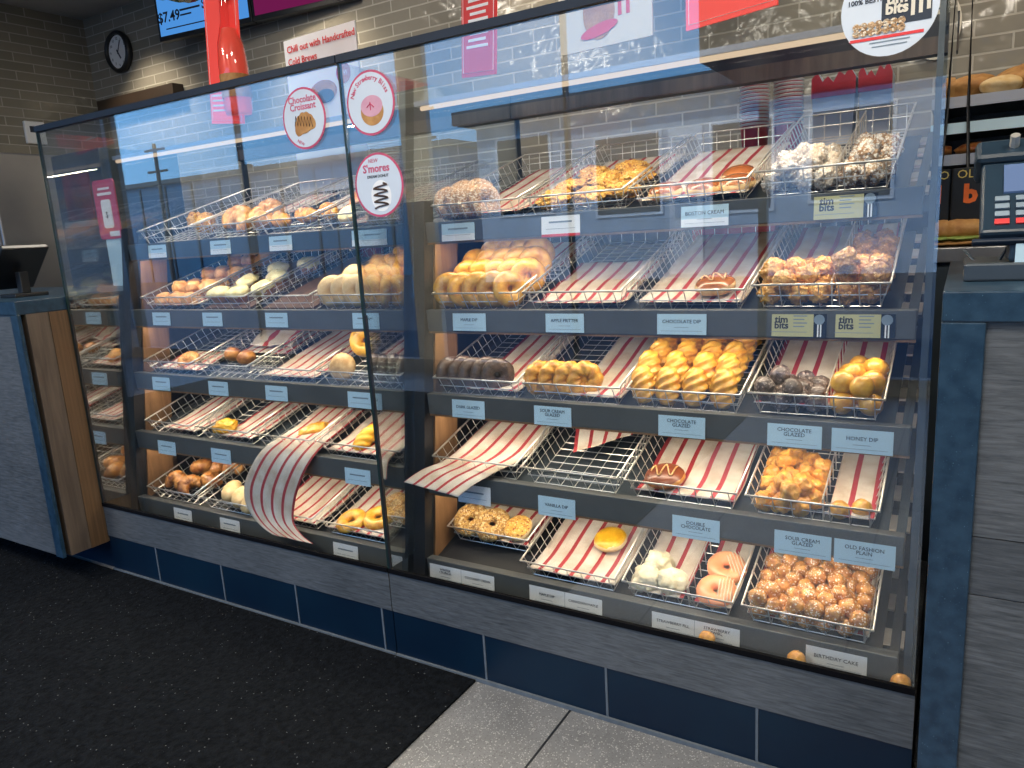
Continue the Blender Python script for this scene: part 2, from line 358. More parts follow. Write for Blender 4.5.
MB().box(-34.2, 11.7, -6.2, .2, 4.7, 4.9).obj('roof_edge', 'fascia', fb)
pole(-12.9, -15.5, 5.0, 'brown utility pole with crossarms mirrored above the right case')
pole(-25.2, -16, 5.3, 'brown utility pole mirrored at the far left of the glass')
for x, z in ((-16.7, 3.9), (-20.5, 4.0)):
    p = empty('street_lamp', (x, -16, -.12), 'thin street lamp mirrored in the upper glass, %s one' % ('nearer' if x > -18 else 'farther'), 'street lamp')
    MB().tube([(0, 0, 0), (0, 0, z)], .03, 6).obj('post', 'dark', p); MB().box(-.22, .22, -.10, .10, z, z + .12).obj('lamp_head', 'dark', p)

# downlights washing the back wall
for i, x in enumerate((-5.25, -3.5, -1.9, -.2, 1.2)):
    d = empty('downlight', (x, 1.55, 3.1), 'round ceiling downlight above the back wall, number %d from the left corner' % (i + 1), 'ceiling light', 'downlights')
    MB().lathe([(.075, -.02), (.085, 0)], 20).obj('trim_ring', 'white', d)
    MB().lathe([(.055, -.024), (.055, -.02)], 20).obj('lens', 'led', d)
    ld = bpy.data.lights.new('downlight_lamp', 'SPOT'); ld.energy = (85, 85, 50, 38, 42)[i]; ld.spot_size = math.radians(80); ld.spot_blend = .7; ld.color = (1, .84, .62); ld.shadow_soft_size = .06
    lo = bpy.data.objects.new('downlight_lamp', ld); col.objects.link(lo); lo.parent = d; lo.location = (0, 0, -.05)
    lo.rotation_euler = (math.radians(25), 0, 0)
d = empty('fill_panel', (-3.1, .95, 3.1), 'added fill light panel in the service aisle behind the cases', 'ceiling light')  # unseen panel added to brighten the posters and the area behind the cases
MB().box(-.3, .3, -.3, .3, -.03, 0).obj('frame', 'white', d)
ld = bpy.data.lights.new('fill_lamp', 'AREA'); ld.size = .55; ld.energy = 26; ld.color = (1, .90, .76)
lo = bpy.data.objects.new('fill_lamp', ld); col.objects.link(lo); lo.parent = d; lo.location = (0, 0, -.035)
# unseen fill panels added on the customer side to lift the ambient light
for i, (x, y) in enumerate(((-.3, -1.3), (-3.6, -2.0), (-1.8, -2.6), (1.2, -.9))):
    d = empty('fill_panel', (x, y, 3.1), 'added fill light panel on the customer side, %s' % ('above the mat edge', 'above the mat', 'near the storefront', 'above the right counter')[i], 'ceiling light')
    MB().box(-.3, .3, -.3, .3, -.03, 0).obj('frame', 'white', d)
    ld = bpy.data.lights.new('fill_lamp', 'AREA'); ld.size = .55; ld.energy = (48, 66, 48, 48)[i]; ld.color = (1, .90, .76)
    lo = bpy.data.objects.new('fill_lamp', ld); col.objects.link(lo); lo.parent = d; lo.location = (0, 0, -.035)

# ------------------------------------------------------------------ display cases
YF = [.25, .22, .19, .155, .12]; ZT = [1.296, 1.04, .79, .553, .283]; ZB = [1.237, .975, .725, .483, .215]
SL = math.radians(17); CS, SN = math.cos(SL), math.sin(SL)
def yp(z): return .12 + (z - .29) * .133
GB, GT = .292, 1.712
def make_case(xl, xr, fx0, fx1, label, left_seam):
    c = empty('display_case', (xl, 0, 0), label, 'display case')
    W = xr - xl; fx0 -= xl; fx1 -= xl
    fg = B(.002, W - .002, 0, .006, GB, GT).obj('front_glass', 'glass', c)
    MB().box(0, W, -.008, .018, GT, GT + .019).obj('top_rail', 'navy', c)
    MB().box(0, W, -.004, .0065, GB - .014, GB).obj('bottom_rail', 'gasket', c)
    MB().box(-.003, .003, -.001, .010, GB, GT).obj('glass_joint', 'edge', c)
    MB().box(.004, .009, -.001, .008, GB, 1.05).obj('glass_gasket', 'dark', c)
    MB().box(0, W, .0, .012, .152, GB - .014).obj('wood_base', 'greywood', c)
    MB().box(0, W, .012, .95, .152, .200).obj('case_floor', 'dark', c)
    MB().box(.06, W - .05, .013, .122, .200, .222).obj('inner_ledge', 'fascia', c)
    k = MB().box(0, W, .003, .9, 0, .152).obj('kick_plinth', 'kick', c)
    g = MB()
    for x in (-2.60, -2.218, -1.843, -1.469, -1.097, -.725, -.349):
        if xl < x < xr: g.box(x - xl - .003, x - xl + .003, .001, .005, .004, .152)
    g.box(0, W, -.004, .004, 0, .011); g.obj('tile_grout', 'grout', k)
    # left side glass (clear above, mirrored lower front part)
    zm = 1.10 if left_seam == 'left' else 1.36
    MB().hexa([(.0, .006, GB), (.006, .006, GB), (.006, yp(GB), GB), (.0, yp(GB), GB), (.0, .006, zm), (.006, .006, zm), (.006, yp(zm), zm), (.0, yp(zm), zm)]).obj('mirrored_side_glass', 'mirror', c)
    MB().box(.0, .006, .006, .92, zm, GT).obj('side_glass', 'glass', c)
    MB().box(W - .008, W - .002, .012, .92, GB, GT).obj('side_glass', 'glass', c)
    MB().box(.0, .006, .9, .93, zm, GT).obj('rear_glass_post', 'post', c)
    MB().box(.006, .05, .006, yp(GB) + .02, .20, .215).obj('corner_strip', 'oak' , c)
    # leaning post, wood cheek and dark wall behind
    z2 = 1.36
    z1 = .20
    MB().hexa([(0, yp(z1), z1), (.045, yp(z1), z1), (.045, yp(z1) + .045, z1), (0, yp(z1) + .045, z1), (0, yp(z2), z2), (.045, yp(z2), z2), (.045, yp(z2) + .045, z2), (0, yp(z2) + .045, z2)]).obj('corner_post', 'dark', c)
    a = .045
    MB().hexa([(0, yp(z1) + a, z1), (.052, yp(z1) + a, z1), (.052, yp(z1) + a + .12, z1), (0, yp(z1) + a + .12, z1), (0, yp(1.25) + a, 1.25), (.052, yp(1.25) + a, 1.25), (.052, yp(1.25) + a + .12, 1.25), (0, yp(1.25) + a + .12, 1.25)]).obj('wood_cheek', 'oak', c)
    MB().box(0, .03, .35, .93, GB, 1.27).obj('side_panel', 'dark', c)
    MB().box(.03, W - .03, .925, .94, GB, 1.24).obj('back_panel', 'dark', c)
    # right upright + brown cheek
    MB().hexa([(fx1 + .012, yp(z1) - .01, z1 - .02), (W - .012, yp(z1) - .01, z1 - .02), (W - .012, yp(z1) + .03, z1 - .02), (fx1 + .012, yp(z1) + .03, z1 - .02), (fx1 + .012, yp(GT) - .01, GT), (W - .012, yp(GT) - .01, GT), (W - .012, yp(GT) + .03, GT), (fx1 + .012, yp(GT) + .03, GT)]).obj('right_post', 'post', c)
    MB().box(W - .03, W - .012, .36, .93, GB, 1.27).obj('side_panel', 'oak', c)
    # header at rear top
    MB().box(.0, W, .885, .93, 1.70, 1.755).obj('rear_header', 'dark', c)
    MB().box(.0, W, .88, .93, 1.655, 1.70).obj('header_underside', 'brownwood', c)
    # top light tube
    MB().tube([(fx0 + .02, .25, 1.615), (fx1 - .03, .25, 1.615)], .0065, 8).obj('light_tube', 'led', c, smooth=True)
    MB().box(fx0, fx1 - .01, .245, .27, 1.622, 1.636).obj('light_housing', 'steel', c)
    lamp(c, (fx0 + fx1) / 2, .25, 1.60, fx1 - fx0 - .1, 5.0, 0)
    for r in range(5):
        y, zt, zb = YF[r], ZT[r], ZB[r]
        s = MB()
        o = Matrix.Translation((0, y + .03, zt - .022)) @ Matrix.Rotation(SL, 4, 'X')
        for xx in (fx0 + .0, fx1 - .02): s.box(xx, xx + .02, 0, .62, -.012, -.002, o)
        s.box(fx0 + .02, fx1 - .035, .0, .60, -.010, -.004, o)
        sh = s.obj('shelf', 'post' if r < 4 else 'dark', c)
        for k2 in range(5): MB().box(fx1 - .035, W - .032, .04 + k2 * .118, .095 + k2 * .118, -.009, -.003, o).obj('slat', 'slat', sh)
        MB().hexa([(fx0, y + .004, zb), (fx1, y + .004, zb), (fx1, y + .02, zb), (fx0, y + .02, zb), (fx0, y, zt), (fx1, y, zt), (fx1, y + .03, zt), (fx0, y + .03, zt)]).obj('shelf_front', 'fascia', sh, bevel=.002)
        if r < 4:
            MB().box(fx0, fx1, y + .006, y + .022, zb - .006, zb).obj('led_reflection_lip', 'oak', sh)  # warm LED reflection along the shelf front, built as a brown strip
            MB().box(fx0 + .01, fx1 - .01, y + .02, y + .04, zb + .004, zb + .012).obj('led_strip', 'led', sh)
            lamp(c, (fx0 + fx1) / 2, y + .045, zb + .0, fx1 - fx0 - .05, 2.7, math.radians(14))
    return c
def lamp(c, x, y, z, L, e, tilt):
    ld = bpy.data.lights.new('case_lamp', 'AREA'); ld.shape = 'RECTANGLE'; ld.size = L; ld.size_y = .02; ld.energy = e; ld.color = (1, .82, .60)
    lo = bpy.data.objects.new('case_lamp', ld); col.objects.link(lo); lo.parent = c; lo.location = (x, y, z); lo.rotation_euler = (tilt, 0, 0)
FX = {1: (-2.86, -1.475), 2: (-1.372, -.074)}
make_case(-2.905, -1.427, *FX[1], 'left glass pastry display case beside the left counter', 'left')
make_case(-1.423, -.035, *FX[2], 'right glass pastry display case, fuller one beside the right counter', 'seam')

# ------------------------------------------------------------------ counters
def counter(x0, x1, edge, label, planks):
    c = empty('service_counter', ((x0 + x1) / 2, 0, 0), label, 'counter'); ox = (x0 + x1) / 2
    yf = -.18; zt = 1.117; a, b = x0 - ox, x1 - ox
    MB().box(a, b, yf, .6, zt - .05, zt).obj('stone_top', 'stone', c, bevel=.003)
    if edge == 'left': ea, eb, pa, pb = a, a + .062, a + .062, b
    else: ea, eb, pa, pb = b - .05, b, a, b - .05
    MB().box(ea, eb, yf, yf + (.05 if edge == 'left' else .014), .0 if edge == 'left' else .126, zt - .05).obj('stone_edge', 'stone', c, bevel=.002)
    zs = [.0 if edge == 'left' else .126] + planks + [zt - .05]
    for i in range(len(zs) - 1):
        MB().box(pa, pb, yf + .008, yf + .03, zs[i] + .001, zs[i + 1] - .001).obj('wood_panel', 'greywood' if i % 2 == 0 else 'greywood2', c)
    MB().box(a, b, yf + (.05 if edge == 'left' else .031), .6, .126, zt - .05).obj('carcass', 'brownwood', c)
    MB().box(a, b, yf + .2, .6, 0, .126).obj('kick_plinth', 'kick', c)
    return c
counter(-.022, 2.4, 'left', 'right service counter with navy stone edge and grey wood panels', [.60, .705])
lc = counter(-5.6, -2.912, 'right', 'left service counter with navy stone edge and brown wood end', [])
for ch in lc.children:
    if ch.name.startswith('carcass'):
        pass
oxl = (-5.6 - 2.912) / 2
MB().box(-2.912 - oxl, -2.908 - oxl, -.07, -.002, .126, 1.067).obj('case_glow_strip', laminate('case_glow_brown', (.085, .048, .022), (.155, .088, .042), axis='Z', sz=60), lc)  # warm case light falling on the counter end, put into a brown strip

# ------------------------------------------------------------------ baskets
def basket_meshes():
    W, L, H, t = .290, .60, .062, .020
    rim = MB(); rim.tube([(0, 0, H), (W, 0, H), (W, L, H), (0, L, H)], .0030, 6, closed=True)
    g = MB(); r = .0014
    g.tube([(t * .5, t * .5, H * .5), (W - t * .5, t * .5, H * .5), (W - t * .5, L - t * .5, H * .5), (t * .5, L - t * .5, H * .5)], r, 4, closed=True)
    n = 17
    for i in range(n):
        y = t + (L - 2 * t) * i / (n - 1)
        g.tube([(0, y, H), (t, y, 0), (W - t, y, 0), (W, y, H)], r, 4)
    for i in range(7):
        x = t + (W - 2 * t) * i / 6
        g.tube([(x, 0, H), (x, t, -.002), (x, L - t, -.002), (x, L, H)], r, 4)
    return rim, g
brim, bgrid = basket_meshes()
proto = None
BX = {1: (-2.80, .32), 2: (-1.352, .312)}
CN = {1: 'left case', 2: 'right case'}
RN = ['top shelf', 'second shelf from the top', 'middle shelf', 'fourth shelf from the top', 'bottom shelf']
ON = ['leftmost', 'second from left', 'third from left', 'rightmost']
HOLD = {}
def tmtx(c, r, i, dy=0, dz=0):
    x0, p = BX[c]
    return Matrix.Translation((x0 + p * i, YF[r - 1] + .03 + dy * CS, ZT[r - 1] - .012 + dy * SN + dz)) @ Matrix.Rotation(SL, 4, 'X')
what = {(1, 1): ['crusty buns', 'croissants', 'golden rolls', 'pink topped rings'], (1, 2): ['brown cookies', 'lemon frosted muffins', 'nothing but bare wire', 'bagels'],
        (1, 3): ['a croissant and crumpled liner', 'two brown rolls', 'a flat striped liner', 'a yellow and a tan donut'], (1, 4): ['only a striped liner', 'one knobbly yellow pastry', 'one long yellow pastry', 'a yellow twist and liner'],
        (1, 5): ['dark swirled buns', 'pale cream buns', 'a wide striped liner', 'two flat golden donuts'], (2, 1): ['tan crumb donuts', 'streusel fritters', 'chocolate topped cream donuts', 'powdered donut balls'],
        (2, 2): ['stacked yellow ring donuts', 'a half folded liner', 'one chocolate dipped donut', 'orange and brown donut balls'], (2, 3): ['dark chocolate ring donuts', 'ridged orange ring donuts', 'a heap of yellow twists', 'chocolate and yellow donut balls'],
        (2, 4): ['a liner spilling out of its front', 'nothing but a folded liner', 'one double chocolate donut', 'golden donut balls beside a liner'], (2, 5): ['a crumb donut, set back', 'one round yellow donut on liner', 'white and pink donuts', 'sprinkled donut balls']}
for c in (1, 2):
    for r in range(1, 6):
        for i in range(4):
            dy, dz = (.085, .0) if (c, r, i) == (2, 5, 0) else (0, 0)
            mt = tmtx(c, r, i, dy, dz)
            if i == 3 and c == 2 and r in (2, 3, 1): mt = tmtx(c, r, i, -.012, .014)
            lab = 'wire basket holding %s, %s, %s' % (what[(c, r)][i], RN[r - 1].replace(' from the top', ''), CN[c])
            if proto is None:
                proto = empty('wire_basket', (0, 0, 0), lab, 'basket', 'wire baskets in the cases')
                brim.obj('rim', 'wire', proto, smooth=True); bgrid.obj('wire_grid', 'wire', proto); proto.matrix_world = mt; b = proto
            else: b = dup(proto, mt, lab)
            HOLD[(c, r, i)] = mt
# divider wires
dv = MB().tube([(.17, .02, .004), (.17, .02, .06), (.17, .58, .06), (.17, .58, .004)], .002, 5)
for q in range(12): dv.tube([(.17, .03 + q * .05, .004), (.17, .03 + q * .05, .06)], .0015, 4)
for (c, r, i, lab) in ((2, 1, 3, 'powdered donut balls'), (2, 2, 3, 'orange and brown donut balls'), (2, 3, 3, 'chocolate and yellow donut balls'), (2, 4, 3, 'golden donut balls and the liner'), (2, 5, 2, 'white and pink donuts')):
    d = dv.obj('wire_divider', 'wire'); d.matrix_world = HOLD[(c, r, i)]
    tag(d, 'wire divider between the %s, %s' % (lab, RN[r - 1]), 'divider', 'basket dividers')

# ------------------------------------------------------------------ liners
def sheet(name, left, right, label, group=None, nseg=24, nu=14, width=None, wave=.003, seed=0, mtx=None, u0=0.0, grp=None):
    """loft between two polylines (lists of 3D points) with uv.x in metres across"""
    def samp(P, t):
        P = [Vector(p) for p in P]; n = len(P) - 1; s = t * n; i = min(int(s), n - 1); f = s - i
        p0 = P[max(i - 1, 0)]; p1 = P[i]; p2 = P[i + 1]; p3 = P[min(i + 2, n)]
        return .5 * ((2 * p1) + (p2 - p0) * f + (2 * p0 - 5 * p1 + 4 * p2 - p3) * f * f + (3 * p1 - p0 - 3 * p2 + p3) * f ** 3)
    mb = MB(); uvs = []
    for i in range(nseg + 1):
        t = i / nseg; a = samp(left, t); b = samp(right, t)
        for j in range(nu + 1):
            u = j / nu; p = a.lerp(b, u)
            nv = noise.noise(Vector((u * 3 + seed, t * 5, seed * 1.7)))
            p = p + Vector((0, 0, abs(nv) * wave)); mb.v.append(p)
            uvs.append((u0 + u * (width or (b - a).length), t))
    for i in range(nseg):
        for j in range(nu):
            k = i * (nu + 1) + j; mb.f.append([k, k + 1, k + nu + 2, k + nu + 1])
    o = mb.obj(name, 'liner', smooth=True)
    ul = o.data.uv_layers.new(name='UVMap')
    for lp in o.data.loops: ul.data[lp.index].uv = uvs[lp.vertex_index]
    so = o.modifiers.new('thick', 'SOLIDIFY'); so.thickness = .0007; so.offset = 1
    if mtx is not None: o.matrix_world = mtx
    return tag(o, label, 'liner', group)
# (case,row,i, x0,x1, y0,y1, phase, description)
LIN = [(1, 1, 1, .03, .27, .25, .58, .0, 'behind the croissants'), (1, 1, 2, .03, .27, .22, .58, .01, 'behind the golden rolls'),
       (1, 2, 0, .01, .28, .012, .40, .02, 'under the brown cookies'),
       (1, 3, 0, .01, .28, .012, .20, .0, 'under the small croissant'), (1, 3, 2, .012, .275, .012, .58, .01, 'alone in the third basket'),
       (1, 4, 0, .07, .275, .012, .58, .02, 'alone in the leftmost basket'), (1, 4, 1, .10, .275, .012, .58, .0, 'beside the knobbly yellow pastry'),
       (1, 4, 3, .015, .275, .012, .58, .01, 'beside the yellow twist'),
       (1, 5, 2, .01, .28, .012, .56, .0, 'in the third basket by the hanging liner'), (1, 5, 3, .01, .28, .012, .56, .02, 'under the flat golden donuts'),
       (2, 1, 0, .06, .28, .02, .58, .0, 'beside the tan crumb donuts'), (2, 1, 1, .01, .28, .3, .58, .02, 'behind the streusel fritters'), (2, 1, 2, .01, .28, .012, .58, .01, 'under the chocolate topped cream donuts'),
       (2, 2, 0, .02, .28, .30, .58, .02, 'behind the stacked yellow rings'), (2, 2, 1, .01, .28, .012, .36, .0, 'covering the front half of an empty basket'),
       (2, 2, 2, .01, .28, .012, .58, .012, 'under the single chocolate dipped donut'), (2, 2, 3, .02, .27, .25, .57, .0, 'behind the orange donut balls'),
       (2, 3, 0, .10, .28, .012, .58, .0, 'beside the dark chocolate rings'), (2, 3, 1, .13, .285, .012, .58, .015, 'beside the ridged orange rings'),
       (2, 3, 3, .01, .28, .02, .585, .0, 'behind the chocolate and yellow donut balls'),
       (2, 4, 2, .02, .28, .012, .585, .0, 'under the double chocolate donut'), (2, 4, 3, .18, .28, .012, .585, .012, 'right of the golden donut balls'),
       (2, 5, 0, .01, .28, .012, .42, .0, 'under the crumb donut'), (2, 5, 1, .01, .28, .012, .585, .02, 'under the single round yellow donut'),
       (2, 5, 2, .01, .155, .012, .585, .012, 'under the white powdered donuts'), (2, 5, 2, .185, .28, .012, .585, .0, 'under the pink iced rings'), (2, 5, 3, .01, .28, .012, .4, .0, 'under the sprinkled donut balls')]
for k, (c, r, i, x0, x1, y0, y1, ph, d) in enumerate(LIN):
    lab = 'striped liner %s, %s, %s' % (d, RN[r - 1].replace(' from the top', ''), CN[c])
    n = 6; L = []; R = []
    for q in range(n + 1):
        y = y0 + (y1 - y0) * q / n; h = .007 + .004 * abs(math.sin(q * 2.1 + k))
        sk = .0015 * math.sin(q * 1.3 + k)
        L.append((x0 + sk, y, h)); R.append((x1 + sk, y, h))
    L[0] = (x0, y0 + .004, .022); R[0] = (x1, y0 + .004, .022)
    sheet('liner_paper', L, R, lab, seed=k, mtx=HOLD[(c, r, i)], u0=ph, wave=.004)
# draped liner of the right case, fourth shelf
sheet('liner_paper', [(-1.30, .60, .70), (-1.315, .42, .645), (-1.318, .26, .60), (-1.322, .17, .585), (-1.35, .11, .575), (-1.384, .06, .548)],
      [(-1.075, .60, .70), (-1.075, .42, .645), (-1.08, .28, .598), (-1.12, .18, .578), (-1.16, .11, .555), (-1.195, .065, .525)],
      'red striped liner hanging forward over the fourth shelf edge of the right case', seed=3, u0=.01, width=.235)
# draped liner of the left case
sheet('liner_paper', [(-2.08, .44, .645), (-2.07, .30, .605), (-2.055, .185, .585), (-2.09, .125, .54), (-2.155, .105, .44), (-2.165, .10, .37), (-2.12, .085, .325), (-2.04, .06, .30), (-1.97, .042, .291)],
      [(-1.86, .44, .645), (-1.85, .30, .605), (-1.832, .185, .58), (-1.85, .125, .525), (-1.895, .11, .44), (-1.915, .10, .37), (-1.905, .085, .325), (-1.84, .06, .30), (-1.775, .042, .291)],
      'red striped liner hanging down over two shelves of the left case', seed=5, u0=.02, width=.235, nseg=40)
# folded liner at the back of the empty basket
sheet('liner_paper', [(.02, .52, .05), (.035, .33, .05), (.10, .13, .034)], [(.27, .54, .05), (.28, .40, .055), (.275, .25, .055)],
      'folded pinkish liner at the back of the empty basket, right case', seed=8, mtx=HOLD[(2, 4, 1)], width=.24, wave=.01)
sheet('liner_paper', [(.02, .50, .06), (.03, .36, .055), (.06, .22, .03)], [(.27, .52, .055), (.28, .38, .06), (.26, .24, .022)],
      'crumpled cream liner behind the two brown rolls, left case', seed=9, mtx=HOLD[(1, 3, 1)], width=.10, wave=.02, u0=.018)
cl = sheet('liner_paper', [(.0, .58, .02), (.01, .40, .012), (.015, .2, .012)], [(.28, .58, .02), (.28, .40, .012), (.275, .2, .012)],
      'red striped liner behind the two brown rolls, left case', seed=10, mtx=HOLD[(1, 3, 1)], wave=.006)

# ------------------------------------------------------------------ pastries
def ico(r, sub=3, amp=.1, fr=2.0, seed=0, sc=(1, 1, 1), lump=0, lf=5):
    if r < .03 and lump > .1: sub = 4
    bm = bmesh.new(); bmesh.ops.create_icosphere(bm, subdivisions=sub, radius=1)
    mb = MB()
    for v in bm.verts:
        p = v.co.copy(); n = noise.noise(p * fr + Vector((seed * 3.1, seed, 0))); q = p * (1 + amp * n)
        if lump: q = q * (1 + lump * (noise.noise(p * lf + Vector((seed, 0, seed * 2)))))
        mb.v.append(Vector((q.x * sc[0], q.y * sc[1], q.z * sc[2])) * r)
    bm.verts.ensure_lookup_table()
    for f in bm.faces: mb.f.append([v.index for v in f.verts])
    bm.free(); return mb
def torus(R, r, nz=.8, nu=30, nv=14, amp=.06, seed=0, ridge=0, nr=12, a0=0, a1=2 * PI, off=0, tw=0):
    mb = MB()
    for i in range(nu):
        t = 2 * PI * i / nu
        for j in range(nv):
            s = a0 + (a1 - a0) * j / (nv if a1 - a0 > 6 else nv - 1)
            rr = (r + off) * (1 + amp * noise.noise(Vector((math.cos(t) * 2 + seed, math.sin(t) * 2, s))))
            if ridge: rr *= 1 + ridge * math.cos(nr * t + tw * s)
            mb.v.append(Vector(((R + rr * math.cos(s)) * math.cos(t), (R + rr * math.cos(s)) * math.sin(t), rr * math.sin(s) * nz)))
    full = a1 - a0 > 6
    for i in range(nu):
        for j in range(nv if full else nv - 1):
            mb.f.append([i * nv + j, ((i + 1) % nu) * nv + j, ((i + 1) % nu) * nv + (j + 1) % nv, i * nv + (j + 1) % nv])
    return mb
def twist(L=.125, r=.027, seed=0, n=48, nv=24, turns=4.2, ends=.35):
    """plaited dough stick along y"""
    mb = MB()
    for i in range(n + 1):
        t = i / n; e = max(.12, math.sin(PI * min(1, max(0, t))) ** ends)
        for j in range(nv):
            s = 2 * PI * j / nv
            rr = r * e * (1 + .13 * math.cos(4 * s + turns * 2 * PI * t) + .05 * noise.noise(Vector((t * 6, s, seed))))
            mb.v.append(Vector((rr * math.cos(s), (t - .5) * L, rr * math.sin(s) * .85)))
    for i in range(n):
        for j in range(nv): mb.f.append([i * nv + j, i * nv + (j + 1) % nv, (i + 1) * nv + (j + 1) % nv, (i + 1) * nv + j])
    mb.f.append(list(range(nv))[::-1]); mb.f.append([n * nv + j for j in range(nv)]); return mb
def croissant(R=.04, r=.024, span=4.0, seed=0):
    mb = MB(); n = 40; nv = 14
    for i in range(n + 1):
        t = i / n; a = (t - .5) * span; e = math.sin(PI * t) ** .6 * (1 + .13 * (abs(math.sin(t * PI * 7)))) + .08
        for j in range(nv):
            s = 2 * PI * j / nv; rr = r * e
            mb.v.append(Vector(((R + rr * math.cos(s)) * math.sin(a), (R + rr * math.cos(s)) * math.cos(a) - R, rr * math.sin(s))))
    for i in range(n):
        for j in range(nv): mb.f.append([i * nv + j, i * nv + (j + 1) % nv, (i + 1) * nv + (j + 1) % nv, (i + 1) * nv + j])
    mb.f.append(list(range(nv))[::-1]); mb.f.append([n * nv + j for j in range(nv)]); return mb
def place(proto_list, mt, pts, label, cat, group, rots=None, rng=random):
    """first use of a prototype moves the prototype itself"""
    for k, p in enumerate(pts):
        q = proto_list[k % len(proto_list)]
        ro = rots[k] if rots else (rng.uniform(0, 6.28), rng.uniform(0, 6.28), rng.uniform(0, 6.28))
        m4 = mt @ Matrix.Translation(p) @ Euler(ro).to_matrix().to_4x4()
        if not q.get('used'):
            q['used'] = 1; o = q; o.matrix_world = m4
            for kk in ('label', 'category', 'group'): o[kk] = {'label': label, 'category': cat, 'group': group}[kk]
        else: o = dup(q, m4, label, group); o['category'] = cat
        if isinstance(label, list): o['label'] = label[k]
        elif label is not None: o['label'] = label
        if not group and 'group' in o: del o['group']
def ensure(o, group): return o
def pack(n, r, x0, x1, y0, y1, seed=1, it=420, g=(-.0, -.30, -.95), top=None):
    rs = np.random.RandomState(seed); gx = np.array(g) * .0012
    P = np.stack([rs.uniform(x0 + r, x1 - r, n), rs.uniform(y0 + r, y1 - r, n), rs.uniform(r, r + .22, n)], 1)
    I, J = np.triu_indices(n, 1)
    for k in range(it):
        P = P + gx
        for _ in range(4):
            d = P[I] - P[J]; l = np.linalg.norm(d, axis=1) + 1e-9; ov = np.maximum(0, 2 * r * .97 - l) * .5
            mv = d / l[:, None] * ov[:, None] * .8
            np.add.at(P, I, mv); np.add.at(P, J, -mv)
            P[:, 0] = np.clip(P[:, 0], x0 + r, x1 - r); P[:, 1] = np.clip(P[:, 1], y0 + r, y1 - r); P[:, 2] = np.maximum(P[:, 2], r + .004)
    return [tuple(p) for p in P]
def balls(name, m, r, seed0, amp=.12, lump=.08, fr=1.6, k=3, lf=5):
    return [ico(r, 3, amp, fr, seed0 + i, lump=lump, lf=lf).obj(name, m, smooth=True) for i in range(k)]
# --- right case top: powdered balls
place(balls('donut_ball', 'powder', .0235, 1, .35, .30, lf=6), HOLD[(2, 1, 3)], pack(24, .0225, .008, .165, .01, .40, 2), 'white powdered donut ball heaped left of the divider, top shelf of right case', 'donut', 'white powdered donut balls')
place(balls('donut_ball', speckle('brown_powder_sugar', (.30, .17, .09), (.80, .76, .70), 150, .35, rough=.8, bump=.9, nscale=50, c2=(.56, .42, .28)), .0235, 21, .35, .30, lf=6), HOLD[(2, 1, 3)], pack(20, .0225, .175, .282, .01, .46, 3), 'brownish powdered donut ball heaped right of the divider, top shelf of right case', 'donut', 'brownish powdered donut balls')
place(balls('donut_ball', 'orangetim', .025, 4, .3, .26, lf=6), HOLD[(2, 2, 3)], pack(20, .0235, .008, .165, .01, .29, 4), 'knobbly orange glazed donut ball, second shelf of right case', 'donut', 'orange glazed donut balls')
place(balls('donut_ball', 'darktim', .026, 7, .3, .2), HOLD[(2, 2, 3)], pack(24, .0235, .175, .282, .01, .47, 5), 'brown glazed donut ball at the right end of the second shelf', 'donut', 'brown glazed donut balls')
place(balls('donut_ball', 'choctim', .0235, 10), HOLD[(2, 3, 3)], pack(14, .0225, .008, .165, .01, .22, 6), 'dark glazed chocolate donut ball, middle shelf of right case', 'donut', 'dark chocolate donut balls')
place(balls('donut_ball', 'yellowd', .026, 13, .08, .03), HOLD[(2, 3, 3)], pack(15, .0245, .175, .284, .01, .26, 7), 'smooth yellow donut ball, middle shelf of right case', 'donut', 'yellow donut balls')
place(balls('donut_ball', 'golden', .0235, 16, .3, .16), HOLD[(2, 4, 3)], pack(24, .022, .010, .165, .01, .36, 8), 'golden glazed donut ball, fourth shelf of right case', 'donut', 'golden donut balls')
place(balls('donut_ball', 'yellowd', .022, 31, .08, .05, k=2), HOLD[(2, 4, 3)], [(.205, .035, .027), (.25, .05, .027)], ['round yellow donut ball before the liner, left of the pair, fourth shelf', 'round yellow donut ball before the liner, right of the pair, fourth shelf'], 'donut', None)
place(balls('donut_ball', 'sprinkle', .0220, 19, .2, .08), HOLD[(2, 5, 3)], pack(52, .0213, .010, .280, .01, .42, 9), 'brown donut ball dotted with pale sprinkles, bottom shelf of right case', 'donut', 'sprinkled donut balls')
fl = balls('donut_ball', 'golden', .021, 40, .1, .05)
for o, p, lab in zip(fl, ((-.49, .09, .242), (-.28, .09, .242), (-.065, .09, .242)), ('under the strawberry card', 'left of the birthday cake card', 'in the right corner')):
    o.location = p; tag(o, 'dropped orange donut ball on the case floor %s' % lab, 'donut')

